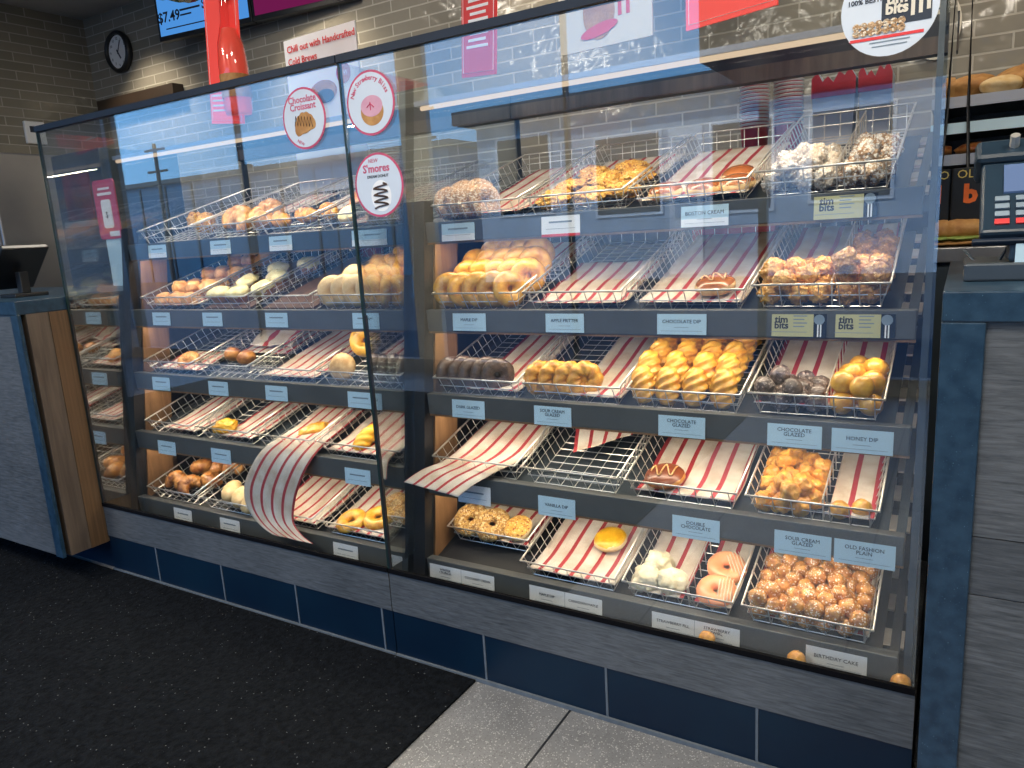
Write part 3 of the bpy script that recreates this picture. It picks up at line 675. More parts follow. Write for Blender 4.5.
# --- rings
def ring(name, m, R=.031, r=.021, **k): return torus(R, r, **k).obj(name, m, smooth=True)
STD = lambda a, b=0: (PI / 2 - .25 + b, 0, a)
yr = [ring('ring_donut', 'yellowd', .031, .023, seed=s) for s in (1, 2, 3)]
pts, rots = [], []
for row, (y, z, n) in enumerate(((.045, .055, 5), (.13, .062, 5), (.215, .068, 5), (.30, .07, 4))):
    for i in range(n):
        x = .035 + i * .052 + (.02 if row % 2 else 0); pts.append((min(x, .262), y, z))
        rots.append((PI / 2 - .3, random.uniform(-.3, .3), .6 + random.uniform(-.5, .5)))
place(yr, HOLD[(2, 2, 0)], pts, 'yellow glazed ring donut in the tall stack on the second shelf', 'donut', 'yellow ring donuts', rots)
dr = [ring('ring_donut', 'choc', .030, .021, seed=s, amp=.12) for s in (5, 6)]
place(dr, HOLD[(2, 3, 0)], [(.028 + .042 * i, .055 + .006 * (i % 2), .052) for i in range(5)], 'dark chocolate ring donut standing in a row, middle shelf of right case', 'donut', 'dark chocolate ring donuts', [(PI / 2 - .2, 0, 1.15 - .12 * i) for i in range(5)])
orr = [torus(.030, .020, ridge=.14, nr=8, tw=1.5, nu=48, seed=s).obj('ring_donut', 'golden', smooth=True) for s in (1, 2)]
place(orr, HOLD[(2, 3, 1)], [(.03, .05, .052), (.075, .055, .052), (.125, .055, .05), (.165, .06, .05)], 'ridged orange ring donut standing in a row, middle shelf of right case', 'donut', 'ridged orange ring donuts', [(PI / 2 - .2, 0, 1.0), (PI / 2 - .2, 0, .8), (PI / 2 - .25, 0, .5), (PI / 2 - .3, 0, .4)])
crb = [ring('ring_donut', 'crumb', .028, .021, seed=s, amp=.16) for s in (1, 2)]
place(crb, HOLD[(2, 1, 0)], [(.03, .05, .052), (.07, .055, .052), (.11, .05, .052), (.15, .055, .05), (.05, .11, .054), (.10, .115, .054)], 'tan crumb coated donut standing on end, top shelf of right case', 'donut', 'tan crumb donuts', [(PI / 2 - .2, 0, 1.0 - .1 * i) for i in range(6)])
tw = [twist(seed=s, L=.105, r=.031).obj('twisted_donut', 'yellowd', smooth=True) for s in (1, 2, 3)]
pts, rots = [], []
for j in range(7):
    for i in range(4):
        pts.append((.026 + i * .070 + random.uniform(-.006, .006), .055 + j * .066, .046 + (.014 if j else 0))); rots.append((.85 + random.uniform(-.1, .1), random.uniform(-.2, .2), random.uniform(-.25, .25)))
place(tw, HOLD[(2, 3, 2)], pts, 'yellow plaited twist donut in the big heap on the middle shelf', 'donut', 'yellow twist donuts', rots)
# streusel fritters
fr = [ico(.05, 4, .25, 2.2, s, (1.0, .9, .42), lump=.18, lf=7).obj('fritter', 'streusel', smooth=True) for s in (3, 4)]
place(fr, HOLD[(2, 1, 1)], [(.065, .06, .035), (.17, .07, .035), (.25, .10, .035), (.07, .16, .04), (.17, .18, .045), (.25, .21, .045), (.10, .27, .045), (.20, .30, .045)], 'lumpy golden streusel fritter, top shelf of right case', 'donut', 'streusel fritters', [(.1, 0, 1.3 * i) for i in range(8)])
# filled shells with icing
def filled(name, mbase, mice, R=.045, h=.021, seed=0, drip=True, squig=None, hole=False):
    e = empty(name)
    ico(1, 3, .05, 2, seed, (R, R, h)).obj('dough', mbase, e, smooth=True)
    if mice:
        mb = MB(); n = 40; m = 7
        for i in range(n):
            t = 2 * PI * i / n; edge = .93 + .05 * noise.noise(Vector((math.cos(t) * 2, math.sin(t) * 2, seed)))
            for j in range(m):
                rr = edge * (1 - j / (m - .9)); mb.v.append(Vector((math.cos(t) * R * rr, math.sin(t) * R * rr, h * math.sqrt(max(0, 1 - rr * rr)) + .0025 + (.0 if j else -.002))))
        for i in range(n):
            for j in range(m - 1): mb.f.append([i * m + j, ((i + 1) % n) * m + j, ((i + 1) % n) * m + j + 1, i * m + j + 1])
        mb.f.append([i * m + m - 1 for i in range(n)])
        ic = mb.obj('icing', mice, e, smooth=True)
        if squig:
            pts = []
            for q in range(26):
                t = q / 25; x = (t - .5) * 1.25 * R; y = .45 * R * math.sin(t * 14); rr = min(.9, math.hypot(x, y) / R)
                pts.append((x, y, h * math.sqrt(1 - rr * rr) + .0045))
            MB().tube(pts, .0022, 5).obj('drizzle', squig, ic, smooth=True)
    return e
def put(e, mt, p, rot, label, cat='donut', group=None):
    e.matrix_world = mt @ Matrix.Translation(p) @ Euler(rot).to_matrix().to_4x4(); return tag(e, label, cat, group)
bc = filled('boston_cream_donut', 'pale', 'icing', .045, .022, 2)
for i, (p, lab) in enumerate((((.07, .06, .028), 'left of the three'), ((.165, .07, .028), 'middle of the three'), ((.245, .085, .028), 'right of the three'), ((.23, .17, .028), 'behind the three'))):
    if i == 0: put(bc, HOLD[(2, 1, 2)], p, (0, 0, 0), 'chocolate topped cream donut, %s, top shelf of right case' % lab)
    else: o = dup(bc); put(o, HOLD[(2, 1, 2)], p, (0, 0, i * 1.1), 'chocolate topped cream donut, %s, top shelf of right case' % lab)
put(filled('dipped_donut', 'tan', 'icing', .052, .022, 5, squig='tan'), HOLD[(2, 2, 2)], (.20, .085, .040), (0, 0, .4), 'lone chocolate dipped donut on striped liner, second shelf of right case')
put(filled('dipped_donut', 'darkbun', pbr('reddish_chocolate_icing', (.13, .028, .012), .35, coat=.2, scale=30, c2=(.22, .055, .022)), .054, .019, 6, squig='tan'), HOLD[(2, 4, 2)], (.085, .07, .036), (0, 0, .2), 'double chocolate donut with pale drizzle, fourth shelf of right case')
put(filled('dipped_donut', 'pale', 'bright', .050, .020, 7), HOLD[(2, 5, 1)], (.20, .185, .030), (.05, 0, 0), 'round yellow iced donut on striped liner, bottom shelf of right case')
put(filled('dipped_donut', 'pale', 'streusel', .046, .020, 8), HOLD[(2, 5, 0)], (.225, .06, .05), (.3, 0, 0), 'yellow crumbed donut right of the seeded ones, bottom shelf')
for k, (p, lab) in enumerate((((.05, .06, .050), 'left'), ((.135, .055, .050), 'right'))):
    o = torus(.034, .025, amp=.2, seed=k).obj('ring_donut', 'nut'); 
    for f in o.data.polygons: f.use_smooth = True
    put(o, HOLD[(2, 5, 0)], p, (.35, 0, .5), 'nut and coconut coated donut, %s one of the pair, bottom shelf' % lab)
for k, (p, lab) in enumerate((((.045, .055, .034), 'left one of the front pair'), ((.115, .06, .034), 'right one of the front pair'), ((.06, .12, .034), 'behind the front pair'))):
    e = ico(.040, 4, .25, 2, 10 + k, (1, 1, .72), lump=.16, lf=6).obj('powdered_donut', 'whiteice', smooth=True)
    put(e, HOLD[(2, 5, 2)], p, (.2, 0, k), 'white powdered donut, %s, bottom shelf' % lab)
def pink_ring(seed):
    e = empty('ring_donut'); torus(.029, .021, seed=seed).obj('dough', 'pale', e, smooth=True)
    ic = torus(.029, .0225, seed=seed, a0=.1, a1=PI - .1).obj('icing', 'pinkice', e, smooth=True)
    mb = MB()
    for q in range(5):
        x = .008 + q * .008; mb.tube([(x, -.04 + abs(q - 2) * .003, .014), (x, -.02, .0205), (x, 0, .018), (x, .02, .0205), (x, .04 - abs(q - 2) * .003, .014)], .0013, 4)
    mb.obj('drizzle', 'whiteice', ic); return e
put(pink_ring(1), HOLD[(2, 5, 2)], (.232, .060, .030), (.15, 0, .1), 'pink iced ring donut with white drizzle, front one of the pair')
put(pink_ring(2), HOLD[(2, 5, 2)], (.236, .150, .032), (.25, 0, .5), 'pink iced ring donut with white drizzle, rear one of the pair')

# --- left case
T1 = lambda r, i: HOLD[(1, r, i)]
kb = [ico(.040, 3, .25, 2.2, s, (1, .9, .8), lump=.2, lf=7).obj('crusty_bun', 'streusel', smooth=True) for s in (1, 2)]
place(kb, T1(1, 0), [(.05, .24, .03), (.15, .21, .03), (.22, .15, .03)], ['crusty seeded bun at the left end of the top shelf', 'crusty seeded bun second from the left end, top shelf', 'crusty seeded bun beside the croissants, top shelf'], 'bun', None, [(0, 0, i) for i in range(3)])
cr = [croissant(.044, .031, seed=s).obj('croissant', 'croiss', smooth=True) for s in (1, 2)]
place(cr, T1(1, 1), [(.05, .20, .045), (.13, .15, .045), (.21, .19, .045), (.26, .10, .045), (.17, .26, .045)], 'golden brown croissant heaped on the top shelf of the left case', 'croissant', 'top shelf croissants', [(.5, 0, .5), (.6, .1, -.4), (.5, 0, .9), (.4, 0, 2.8), (.5, 0, 0)])
gl = [twist(.13, .03, seed=5).obj('golden_roll', 'golden', smooth=True)]
place(gl, T1(1, 2), [(.06, .10, .034), (.15, .14, .034), (.235, .17, .034)], ['flat golden pastry roll beside the croissants', 'flat golden pastry roll, middle of the three, top shelf', 'flat golden pastry roll beside the pink topped rings'], 'pastry', None, [(0, 0, 1.1), (0, 0, 1.3), (.1, 0, 1.0)])
e1 = filled('dipped_donut', 'pale', 'pinkice', .05, .025, 21); put(e1, T1(1, 3), (.05, .20, .055), (.5, 0, 0), 'pink topped donut at the right end of the left case top shelf')
e1 = filled('dipped_donut', 'pale', 'lemon', .045, .022, 22); put(e1, T1(1, 3), (.07, .10, .034), (.3, 0, 0), 'pale lemon topped donut before the pink topped one')
ck = [ico(.038, 3, .2, 2, s, (1, 1, .7), lump=.16).obj('brown_pastry', 'croiss', smooth=True) for s in (11, 12)]
pts = []
for j in range(6):
    for i in range(3): pts.append((.05 + i * .085 + (.03 if j % 2 else 0), .06 + j * .075, .028 + (.022 if j % 2 else 0)))
place(ck, T1(2, 0), pts, 'round brown cookie in the heap on the second shelf, left case', 'pastry', 'brown cookies', [(.2, 0, i) for i in range(18)])
def muffin(seed):
    e = empty('frosted_muffin'); MB().lathe([(.028, 0), (.040, .03), (.042, .034)], 20).obj('cake', 'darkbun', e, smooth=True)
    ico(1, 3, .12, 2, seed, (.045, .045, .024), lump=.12, lf=5).obj('frosting', 'lemon', e, smooth=True, mtx=Matrix.Translation((0, 0, .04))); return e
for k, (i, p, lab) in enumerate(((1, (.05, .08, .005), 'front left'), (1, (.16, .08, .005), 'front middle'), (1, (.25, .13, .005), 'front right'), (1, (.09, .20, .005), 'second row left'), (1, (.21, .24, .005), 'second row right'), (1, (.24, .38, .005), 'rearmost'), (1, (.12, .33, .005), 'third row left'))):
    put(muffin(k), T1(2, i) , p, (-.1, 0, k), 'lemon frosted muffin on the second shelf, %s' % lab, 'muffin', 'lemon frosted muffins')
bg_ = [ring('bagel', 'pale', .030, .024, seed=s) for s in (31, 32)]
place(bg_, T1(2, 3), [(.04, .05, .055), (.09, .06, .055), (.145, .055, .055), (.20, .06, .055), (.25, .06, .055), (.07, .14, .06), (.15, .15, .06), (.22, .14, .06)], 'pale bagel stacked on edge beside the seam, second shelf', 'bagel', 'pale bagels', [(PI / 2 - .25, 0, .8 - .08 * i) for i in range(8)])
o = croissant(.03, .022).obj('croissant', 'croiss', smooth=True); put(o, T1(3, 0), (.15, .10, .03), (.2, 0, .6), 'small croissant alone in the left basket of the middle shelf', 'croissant')
for k, (p, lab) in enumerate((((.06, .13, .04), 'left'), ((.16, .11, .04), 'right'))):
    o = ico(.036, 3, .12, 2, 50 + k, (1, .8, .75)).obj('dark_roll', 'darkbun', smooth=True); put(o, T1(3, 1), p, (0, 0, k), 'brown glossy roll, %s of two, middle shelf of left case' % lab, 'roll')
put(torus(.034, .026, amp=.05, seed=3).obj('ring_donut', 'bright', smooth=True), T1(3, 3), (.05, .21, .075), (1.0, 0, .3), 'bright yellow donut leaning behind a tan one, middle shelf of left case')
put(ico(1, 3, .06, 2, 9, (.05, .05, .025)).obj('dipped_donut', 'tan', smooth=True), T1(3, 3), (.065, .055, .050), (.9, 0, .2), 'tan sugared donut leaning before the bright yellow one')
put(ico(.05, 4, .25, 2.2, 61, (1.0, .75, .5), lump=.2, lf=7).obj('fritter', 'bright', smooth=True), T1(4, 1), (.09, .06, .035), (0, 0, .1), 'knobbly yellow pastry on the fourth shelf, left case', 'pastry')
put(ico(.05, 4, .22, 2.4, 62, (1.1, .6, .45), lump=.15, lf=7).obj('fritter', 'yellowd', smooth=True), T1(4, 2), (.20, .10, .034), (0, 0, .9), 'long yellow pastry behind the hanging liner, left case', 'pastry')
put(twist(.12, .03, seed=9).obj('twisted_donut', 'bright', smooth=True), T1(4, 3), (.14, .09, .036), (.2, 0, -.1), 'yellow twist pastry by the seam, fourth shelf of left case')
db = [croissant(.03, .026, 4.6, seed=s).obj('swirl_bun', 'darkbun', smooth=True) for s in (1, 2)]
place(db, T1(5, 0), [(.06, .10, .045), (.15, .08, .045), (.23, .12, .045), (.10, .19, .045), (.19, .22, .045), (.26, .24, .045)], 'dark glossy swirl bun on the bottom shelf, left case', 'bun', 'dark swirl buns', [(.5, 0, i * 1.3) for i in range(6)])
for k, (p, lab) in enumerate((((.085, .09, .036), 'left'), ((.165, .07, .036), 'middle'), ((.24, .05, .036), 'right'))):
    o = ico(.052, 3, .08, 2, 70 + k, (.75, 1.1, .65)).obj('cream_bun', 'pale', smooth=True); put(o, T1(5, 1), p, (0, 0, .5), 'pale oval bun, %s of three, bottom shelf of left case' % lab, 'bun')
for k, (p, lab) in enumerate((((.09, .06, .03), 'front'), ((.18, .10, .03), 'rear'))):
    put(torus(.034, .022, nz=.7, seed=k + 5).obj('ring_donut', 'yellowd', smooth=True), T1(5, 3), p, (.1, 0, k), 'flat golden ring donut, %s of two by the seam, bottom shelf' % lab)

# ------------------------------------------------------------------ shelf cards
def card(c, r, x, kind, lines, label, w=.115, h=.056):
    z = {1: 1.266, 2: 1.007, 3: .752, 4: .50, 5: .243}[r]; y = YF[r - 1] - .0015 + .002
    e = empty('shelf_card', (x, y, z), label, 'shelf card', None, (math.radians(-4), 0, 0))
    MB().box(-w / 2, w / 2, -.0015, .0, -h / 2, h / 2).obj('card', {'b': 'bluetint', 'w': 'white', 'y': 'yellowcard', 'r': 'white'}[kind], e)
    if kind == 'b' : MB().box(-w / 2, w / 2, -.0018, -.0015, -h / 2, -h / 2 + .019).obj('lower_band', 'white', e) if r == 1 else None
    if kind == 'r': MB().box(-w / 2, w / 2, -.0018, -.0015, -h / 2 - .004, -h / 2 + .003).obj('red_band', 'red', e)
    if kind == 'y':
        MB().box(w / 2 - .004, w / 2 + .024, -.0016, .0, -h / 2, h / 2).obj('emblem_panel', 'navy', e)
        MB().lathe([(.0115, 0), (.0115, .0006)], 20).obj('emblem', 'inkgrey', e, mtx=Matrix.Translation((w / 2 + .008, -.0016, .011)) @ Matrix.Rotation(PI / 2, 4, 'X'))
        MB().box(w / 2 + .004, w / 2 + .007, -.0022, -.0016, -h / 2, 0).box(w / 2 + .010, w / 2 + .013, -.0022, -.0016, -h / 2, 0).obj('emblem_stem', 'white', e)
        text('logo_text', 'tim\nbits', .022, 'ink', e, (-.026, -.0018, .004), bold=.0006, space=.62)
        mb = MB()
        for q in range(4): mb.box(.0, .030 - .006 * (q % 2), -.0019, -.0015, .018 - q * .008, .0205 - q * .008)
        mb.box(-.05, .03, -.0019, -.0015, -.018, -.0168).obj('fine_print', 'inkgrey', e)
        return
    if lines:
        n = len(lines)
        xs = [0] if '|' not in lines[0] else [-w * .25, w * .25]
        for q, part in enumerate(lines[0].split('|')):
            text('card_text', part, .0125 if len(xs) == 1 else .0105, 'ink', e, (xs[q], -.0021, .007 if '\n' in part else .004), space=.85)
            MB().box(xs[q] - .018, xs[q] + .018, -.0021, -.0017, -.0105, -.0095).obj('fine_print', 'inkgrey', e)
        if len(xs) == 2: MB().box(-.0004, .0004, -.0019, -.0015, -h / 2, h / 2).obj('centre_line', 'inkgrey', e)
        MB().box(-w * .42, w * .42, -.0021, -.0017, -h * .35, -h * .35 + .0007).obj('fine_print', 'inkgrey', e)
    else:
        MB().box(-w * .3, w * .3, -.0021, -.0017, .004, .0085).box(-w * .38, w * .38, -.0021, -.0017, -.012, -.011).obj('fine_print', 'inkgrey', e)
def C(c, r, x, kind, t, desc, **k):
    if t: lab = '%s shelf card reading %s, %s' % ({'b': 'daylight-tinted', 'w': 'white', 'r': 'red edged'}[kind], t.replace('\n', ' ').replace('|', ' and '), desc)
    else: lab = desc
    card(c, r, x, kind, [t] if t else None, lab, **k)
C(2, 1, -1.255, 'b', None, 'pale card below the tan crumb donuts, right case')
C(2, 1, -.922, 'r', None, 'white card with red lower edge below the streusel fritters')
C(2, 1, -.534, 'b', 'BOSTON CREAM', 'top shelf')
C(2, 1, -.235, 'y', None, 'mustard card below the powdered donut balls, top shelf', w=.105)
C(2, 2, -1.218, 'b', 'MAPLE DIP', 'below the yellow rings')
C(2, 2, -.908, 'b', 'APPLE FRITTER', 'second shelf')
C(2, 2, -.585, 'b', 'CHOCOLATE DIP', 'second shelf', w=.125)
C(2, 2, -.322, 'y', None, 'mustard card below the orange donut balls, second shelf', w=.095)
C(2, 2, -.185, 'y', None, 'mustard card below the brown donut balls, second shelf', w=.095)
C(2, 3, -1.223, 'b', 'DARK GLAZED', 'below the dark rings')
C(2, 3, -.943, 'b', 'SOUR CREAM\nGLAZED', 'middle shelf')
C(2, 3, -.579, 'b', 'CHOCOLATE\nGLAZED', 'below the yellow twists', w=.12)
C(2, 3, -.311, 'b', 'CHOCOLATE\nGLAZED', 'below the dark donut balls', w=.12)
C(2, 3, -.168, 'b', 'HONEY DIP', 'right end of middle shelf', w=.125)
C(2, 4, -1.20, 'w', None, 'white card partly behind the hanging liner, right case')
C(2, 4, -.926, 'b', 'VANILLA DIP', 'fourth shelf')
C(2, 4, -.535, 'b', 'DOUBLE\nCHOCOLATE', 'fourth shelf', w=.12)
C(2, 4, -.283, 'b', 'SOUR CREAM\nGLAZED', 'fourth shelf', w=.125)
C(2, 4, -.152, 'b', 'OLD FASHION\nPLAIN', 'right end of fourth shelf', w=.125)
C(2, 5, -1.245, 'w', 'WINTER\nCRUNCH|COCONUT CREAM', 'bottom shelf', w=.235, h=.05)
C(2, 5, -.896, 'w', 'MAPLE DIP|CANADIAN MAPLE', 'bottom shelf', w=.225, h=.05)
C(2, 5, -.530, 'w', 'STRAWBERRY FILL|STRAWBERRY\nSWIRL', 'bottom shelf', w=.225, h=.05)
C(2, 5, -.200, 'w', 'BIRTHDAY CAKE', 'bottom shelf', w=.13, h=.05)
w1 = {1: [(-2.672, 'crusty buns'), (-2.301, 'croissants'), (-1.99, 'golden rolls'), (-1.61, 'pink topped donut')], 2: [(-2.667, 'brown cookies'), (-2.362, 'lemon muffins, left part'), (-2.022, 'lemon muffins, right part'), (-1.615, 'bagels')],
      3: [(-2.688, 'small croissant'), (-2.344, 'brown rolls'), (-2.034, 'flat liner'), (-1.643, 'bright yellow donut')], 4: [(-2.663, 'bare liner, fourth shelf'), (-2.337, 'knobbly yellow pastry'), (-1.658, 'yellow twist')],
      5: [(-2.573, 'dark swirl buns'), (-2.295, 'cream buns'), (-1.714, 'flat golden donuts')]}
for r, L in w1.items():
    for x, d in L: C(1, r, x, 'w' if r == 5 else 'b', None, 'small %s card below the %s in the left case' % ('white' if r == 5 else 'daylight-tinted', d), w=.11, h=.054)

# ------------------------------------------------------------------ round stickers on the glass
def disc(rx, rz, y, t, n=40): return MB().extrude([(rx * math.cos(2 * PI * i / n), rz * math.sin(2 * PI * i / n)) for i in range(n)][::1], y - t, y)
def sticker(x, z, R, label):
    e = empty('round_sticker', (x, -.0005, z), label, 'sticker')
    disc(R, R, 0, .0008).obj('border', 'pink', e); disc(R * .93, R * .93, -.0009, .0004).obj('face', 'paleb', e); return e
s = sticker(-1.565, 1.592, .081, 'round sticker of a chocolate croissant on the left case glass')
text('sticker_text', 'Chocolate\nCroissant', .025, 'pink', s, (0, -.0016, .040), space=.75, bold=.0004)
cz = croissant(.03, .016, 2.2).obj('croissant_picture', 'bread', s, smooth=True, mtx=Matrix.Translation((0, -.0016, -.012)) @ Matrix.Diagonal((1, .02, 1, 1)) @ Matrix.Rotation(PI / 2, 4, 'X') @ Matrix.Rotation(.25, 4, 'Z') @ Matrix.Diagonal((1.3, 1.5, 1, 1)))
MB().tube([(-.035 + i * .0055, -.0022, -.002 + (.012 if i % 2 else -.014) - i * .0008) for i in range(13)], .0011, 4).obj('drizzle_picture', 'choc', s)
text('small_text', 'NEW', .012, 'pink', s, (-.02, -.0016, -.062), rot=(PI / 2, .5, 0))
s = sticker(-1.325, 1.600, .080, 'round sticker of a pink strawberry donut, upper one on the right case glass')
for i, ch in enumerate('New Strawberry Bliss'):
    a = math.radians(158 - i * 7.2)
    if ch != ' ': text('sticker_letter', ch, .017, 'pink', s, (.061 * math.cos(a), -.0016, .061 * math.sin(a)), rot=(PI / 2, -(a - PI / 2), 0), bold=.0003)
disc(.038, .034, -.0014, .0003).obj('donut_picture', 'bread', s, mtx=Matrix.Translation((.004, 0, -.022)))
disc(.036, .026, -.0018, .0003).obj('icing_picture', 'pinkice' if False else pbr('sticker_pink_icing', (.62, .30, .42), .5, c2=(.72, .40, .50)), s, mtx=Matrix.Translation((.004, 0, -.008)))
MB().tube([(-.012, -.0024, -.010), (0, -.0024, -.002), (.012, -.0024, -.012)], .0016, 4).tube([(0, -.0024, -.018), (0, -.0024, .002)], .0016, 4).obj('bow_picture', 'pink', s)
s = sticker(-1.322, 1.395, .082, 'round sticker of a drizzled donut, lower one on the right case glass')
text('new_text', 'NEW', .014, 'pink', s, (-.012, -.0016, .062)); text('sticker_text', "S'mores", .028, 'pink', s, (-.004, -.0016, .042), bold=.0006)
text('small_text', 'DREAM DONUT', .010, 'ink', s, (0, -.0016, .022), bold=.0002)
disc(.034, .04, -.0014, .0003).obj('donut_picture', 'white', s, mtx=Matrix.Translation((.006, 0, -.028)))
MB().tube([(.006 + .026 * math.sin(i * 1.57 + .4) , -.0022, .004 - i * .0042) for i in range(16)], .0026, 5).obj('drizzle_picture', 'choc', s)
s = empty('round_sticker', (-.130, -.0005, 1.598), 'large round sticker with a donut ball box at the top right of the glass', 'sticker')
disc(.078, .080, 0, .0008).obj('face', 'paleb', s)
text('small_text', '100% COLOURS\nFLAVOURS INSIDE', .0065, 'ink', s, (-.038, -.0012, .034)); text('sticker_text', '100% BEST.', .0115, 'ink', s, (-.040, -.0012, .016), bold=.0003)
MB().box(-.012, .066, -.0014, -.0009, -.030, .046).obj('box_picture', 'ink', s)
MB().box(.034, .040, -.0019, -.0014, -.020, .05).box(.046, .052, -.0019, -.0014, -.018, .05).box(.058, .064, -.0019, -.0014, -.014, .046).obj('box_stripes', 'cream', s)
MB().box(-.004, .036, -.0019, -.0014, .040, .052).obj('box_lid_picture', 'maroon', s)
text('logo_text', 'tim\nbits', .025, 'cream', s, (.012, -.0022, .004), bold=.0010, space=.65)
mb = MB()
for i in range(14): mb.extrude([(-.052 + (i % 7) * .012 + .0065 * math.cos(a), -.036 + (i // 7) * .011 + .0065 * math.sin(a)) for a in [2 * PI * q / 10 for q in range(10)]], -.0021 - .0004 * (i % 3), -.0016)
mb.obj('donut_balls_picture', 'crumb', s)
MB().box(-.062, .055, -.0016, -.0011, -.050, -.045).obj('red_line', 'red', s)
MB().box(-.03, .034, -.0014, -.001, -.056, -.054).box(-.026, .03, -.0014, -.001, -.063, -.061).obj('fine_print', 'inkgrey', s)

# ------------------------------------------------------------------ posters and screens behind the case
def poster(name, x, y, z, w, h, yaw, m, label, cat='poster', t=.006):
    e = empty(name, (x, y, z), label, cat, None, (0, math.radians(7.5) if x < -1.1 and z > 1.7 else 0, yaw)); MB().box(0, w, 0, t, 0, h).obj('board', m, e); return e
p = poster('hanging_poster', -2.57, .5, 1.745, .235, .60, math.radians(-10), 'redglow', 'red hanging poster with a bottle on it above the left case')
MB().tube([(.012, -.001, .012), (.223, -.001, .012), (.223, -.001, .59), (.012, -.001, .59)], .0012, 4, closed=True).obj('white_border', 'white', p)
mb = MB()
for q in range(4): mb.box(.02, .16 - .02 * (q % 2), -.001, 0, .045 + q * .018, .052 + q * .018)
mb.obj('poster_text', 'white', p)
bt = MB().lathe([(.055, 0), (.064, .02), (.066, .18), (.058, .25), (.034, .32), (.027, .40), (.028, .42)], 24).obj('bottle', glass_mat('coral_bottle_glass', (.95, .72, .70), gain=1), None, smooth=True)
bq = empty('drink_bottle', (-2.335, .44, 1.74), 'coral red drink bottle before the red poster, on the case top', 'bottle'); bt.parent = bq; bq.scale = (.80, .80, 1.0); bt.name = 'bottle_glass'
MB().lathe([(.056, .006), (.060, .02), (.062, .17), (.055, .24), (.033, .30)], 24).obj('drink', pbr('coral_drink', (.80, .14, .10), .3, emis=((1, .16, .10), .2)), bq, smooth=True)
MB().lathe([(.029, .40), (.030, .43), (.028, .435)], 20).obj('cap', 'cream', bq, smooth=True)
MB().lathe([(.0670, .06), (.0672, .14)], 24, cap=False).obj('bottle_label', 'bread', bq, smooth=True)
p = poster('hanging_poster', -1.371, .5, 1.735, .19, .60, math.radians(-25), 'red', 'narrow red hanging poster with white writing above the right case')
MB().tube([(.010, -.001, .012), (.180, -.001, .012), (.180, -.001, .59), (.010, -.001, .59)], .001, 4, closed=True).obj('white_border', 'white', p)
mb = MB()
for q in range(9): mb.box(.03 + .01 * (q % 3), .15 - .012 * (q % 2), -.001, 0, .08 + q * .018, .088 + q * .018)
mb.obj('poster_text', 'white', p)
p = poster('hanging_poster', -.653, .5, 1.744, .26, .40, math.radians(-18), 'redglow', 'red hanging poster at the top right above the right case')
MB().tube([(.010, -.001, .012), (.250, -.001, .012), (.250, -.001, .39), (.010, -.001, .39)], .0012, 4, closed=True).obj('white_border', 'white', p)
p = poster('hanging_poster', -1.023, .5, 1.743, .29, .30, math.radians(-6), 'cream', 'cream hanging poster with a sandwich picture above the right case')
disc(.05, .07, 0, .001).obj('sandwich_picture', 'bread', p, mtx=Matrix.Translation((.13, -.001, .09)))
disc(.06, .016, 0, .001).obj('filling_picture', 'red', p, mtx=Matrix.Translation((.13, -.0025, .045)) @ Matrix.Rotation(-.2, 4, 'Y'))
MB().box(.19, .20, -.002, 0, .07, .16).box(.215, .225, -.002, 0, .07, .16).obj('red_bars', 'red', p)
p = poster('standing_poster', -2.80, 1.15, 1.50, .48, .70, math.radians(-4), 'white', 'white cold brew poster standing behind the left case')
MB().box(.20, .26, .006, .02, -1.50, .3).box(.08, .38, -.08, .12, -1.50, -1.48).obj('stand', 'dark', p)
text('poster_title', 'Chill out with Handcrafted', .042, 'red', p, (.02, -.002, .655), align='LEFT', bold=.0006)
text('poster_title', 'Cold Brews', .042, 'red', p, (.02, -.002, .60), align='LEFT', bold=.0006)
MB().box(.02, .34, -.001, 0, .54, .545).obj('fine_print', 'inkgrey', p)
MB().lathe([(.045, 0), (.045, .002)], 24).obj('red_badge', 'maroon', p, mtx=Matrix.Translation((.38, 0, .50)) @ Matrix.Rotation(PI / 2, 4, 'X'))
text('badge_text', 'NEW', .026, 'white', p, (.38, -.003, .50))
disc(.09, .05, 0, .001).obj('drink_picture', 'bread', p, mtx=Matrix.Translation((.24, -.001, .44))); disc(.06, .03, 0, .001).obj('coffee_picture', 'choc', p, mtx=Matrix.Translation((.25, -.0025, .42)))
# menu screens
def menu(x, y, z, w, h, yaw, face, label):
    e = empty('menu_screen', (x, y, z), label, 'screen', None, (0, 0, yaw)); MB().box(0, w, 0, .05, 0, h).obj('bezel', 'black', e, bevel=.004)
    return e, MB().box(.02, w - .02, -.002, 0, .03, h - .03).obj('display', face, e)
e, d = menu(-4.80, 1.95, 2.68, .82, .64, math.radians(7), emit('menu_blue_display', (.10, .38, .95), .75), 'menu screen with a salad picture and blue price band, top left')
fd = ico(1, 4, .2, 3, 4, (.36, .004, .16), lump=.1); fd.obj('food_picture', speckle('salad_print', (.10, .16, .05), (.55, .45, .25), 14, .4, rough=.6, cs2=(.35, .06, .03), nscale=8, c2=(.45, .42, .25)), d, mtx=Matrix.Translation((.36, -.002, .36)))
text('price_text', '$7.49', .09, 'ink', d, (.12, -.006, .14), bold=.002); text('price_text', '$7.49', .09, 'ink', d, (.52, -.006, .17), bold=.002)
MB().box(.22, .40, -.004, -.002, .16, .172).box(.22, .32, -.004, -.002, .13, .14).box(.08, .52, -.004, -.002, .065, .072).box(.63, .76, -.004, -.002, .19, .20).obj('fine_print', 'ink', d)
e, d = menu(-3.975, 2.05, 2.68, .80, .64, math.radians(7), emit('menu_magenta_display', (.30, .02, .14), .5), 'dark magenta menu screen right of the blue one')
text('menu_text', 'FRESH BREWED COFFEE', .04, 'white', d, (.4, -.004, .18))
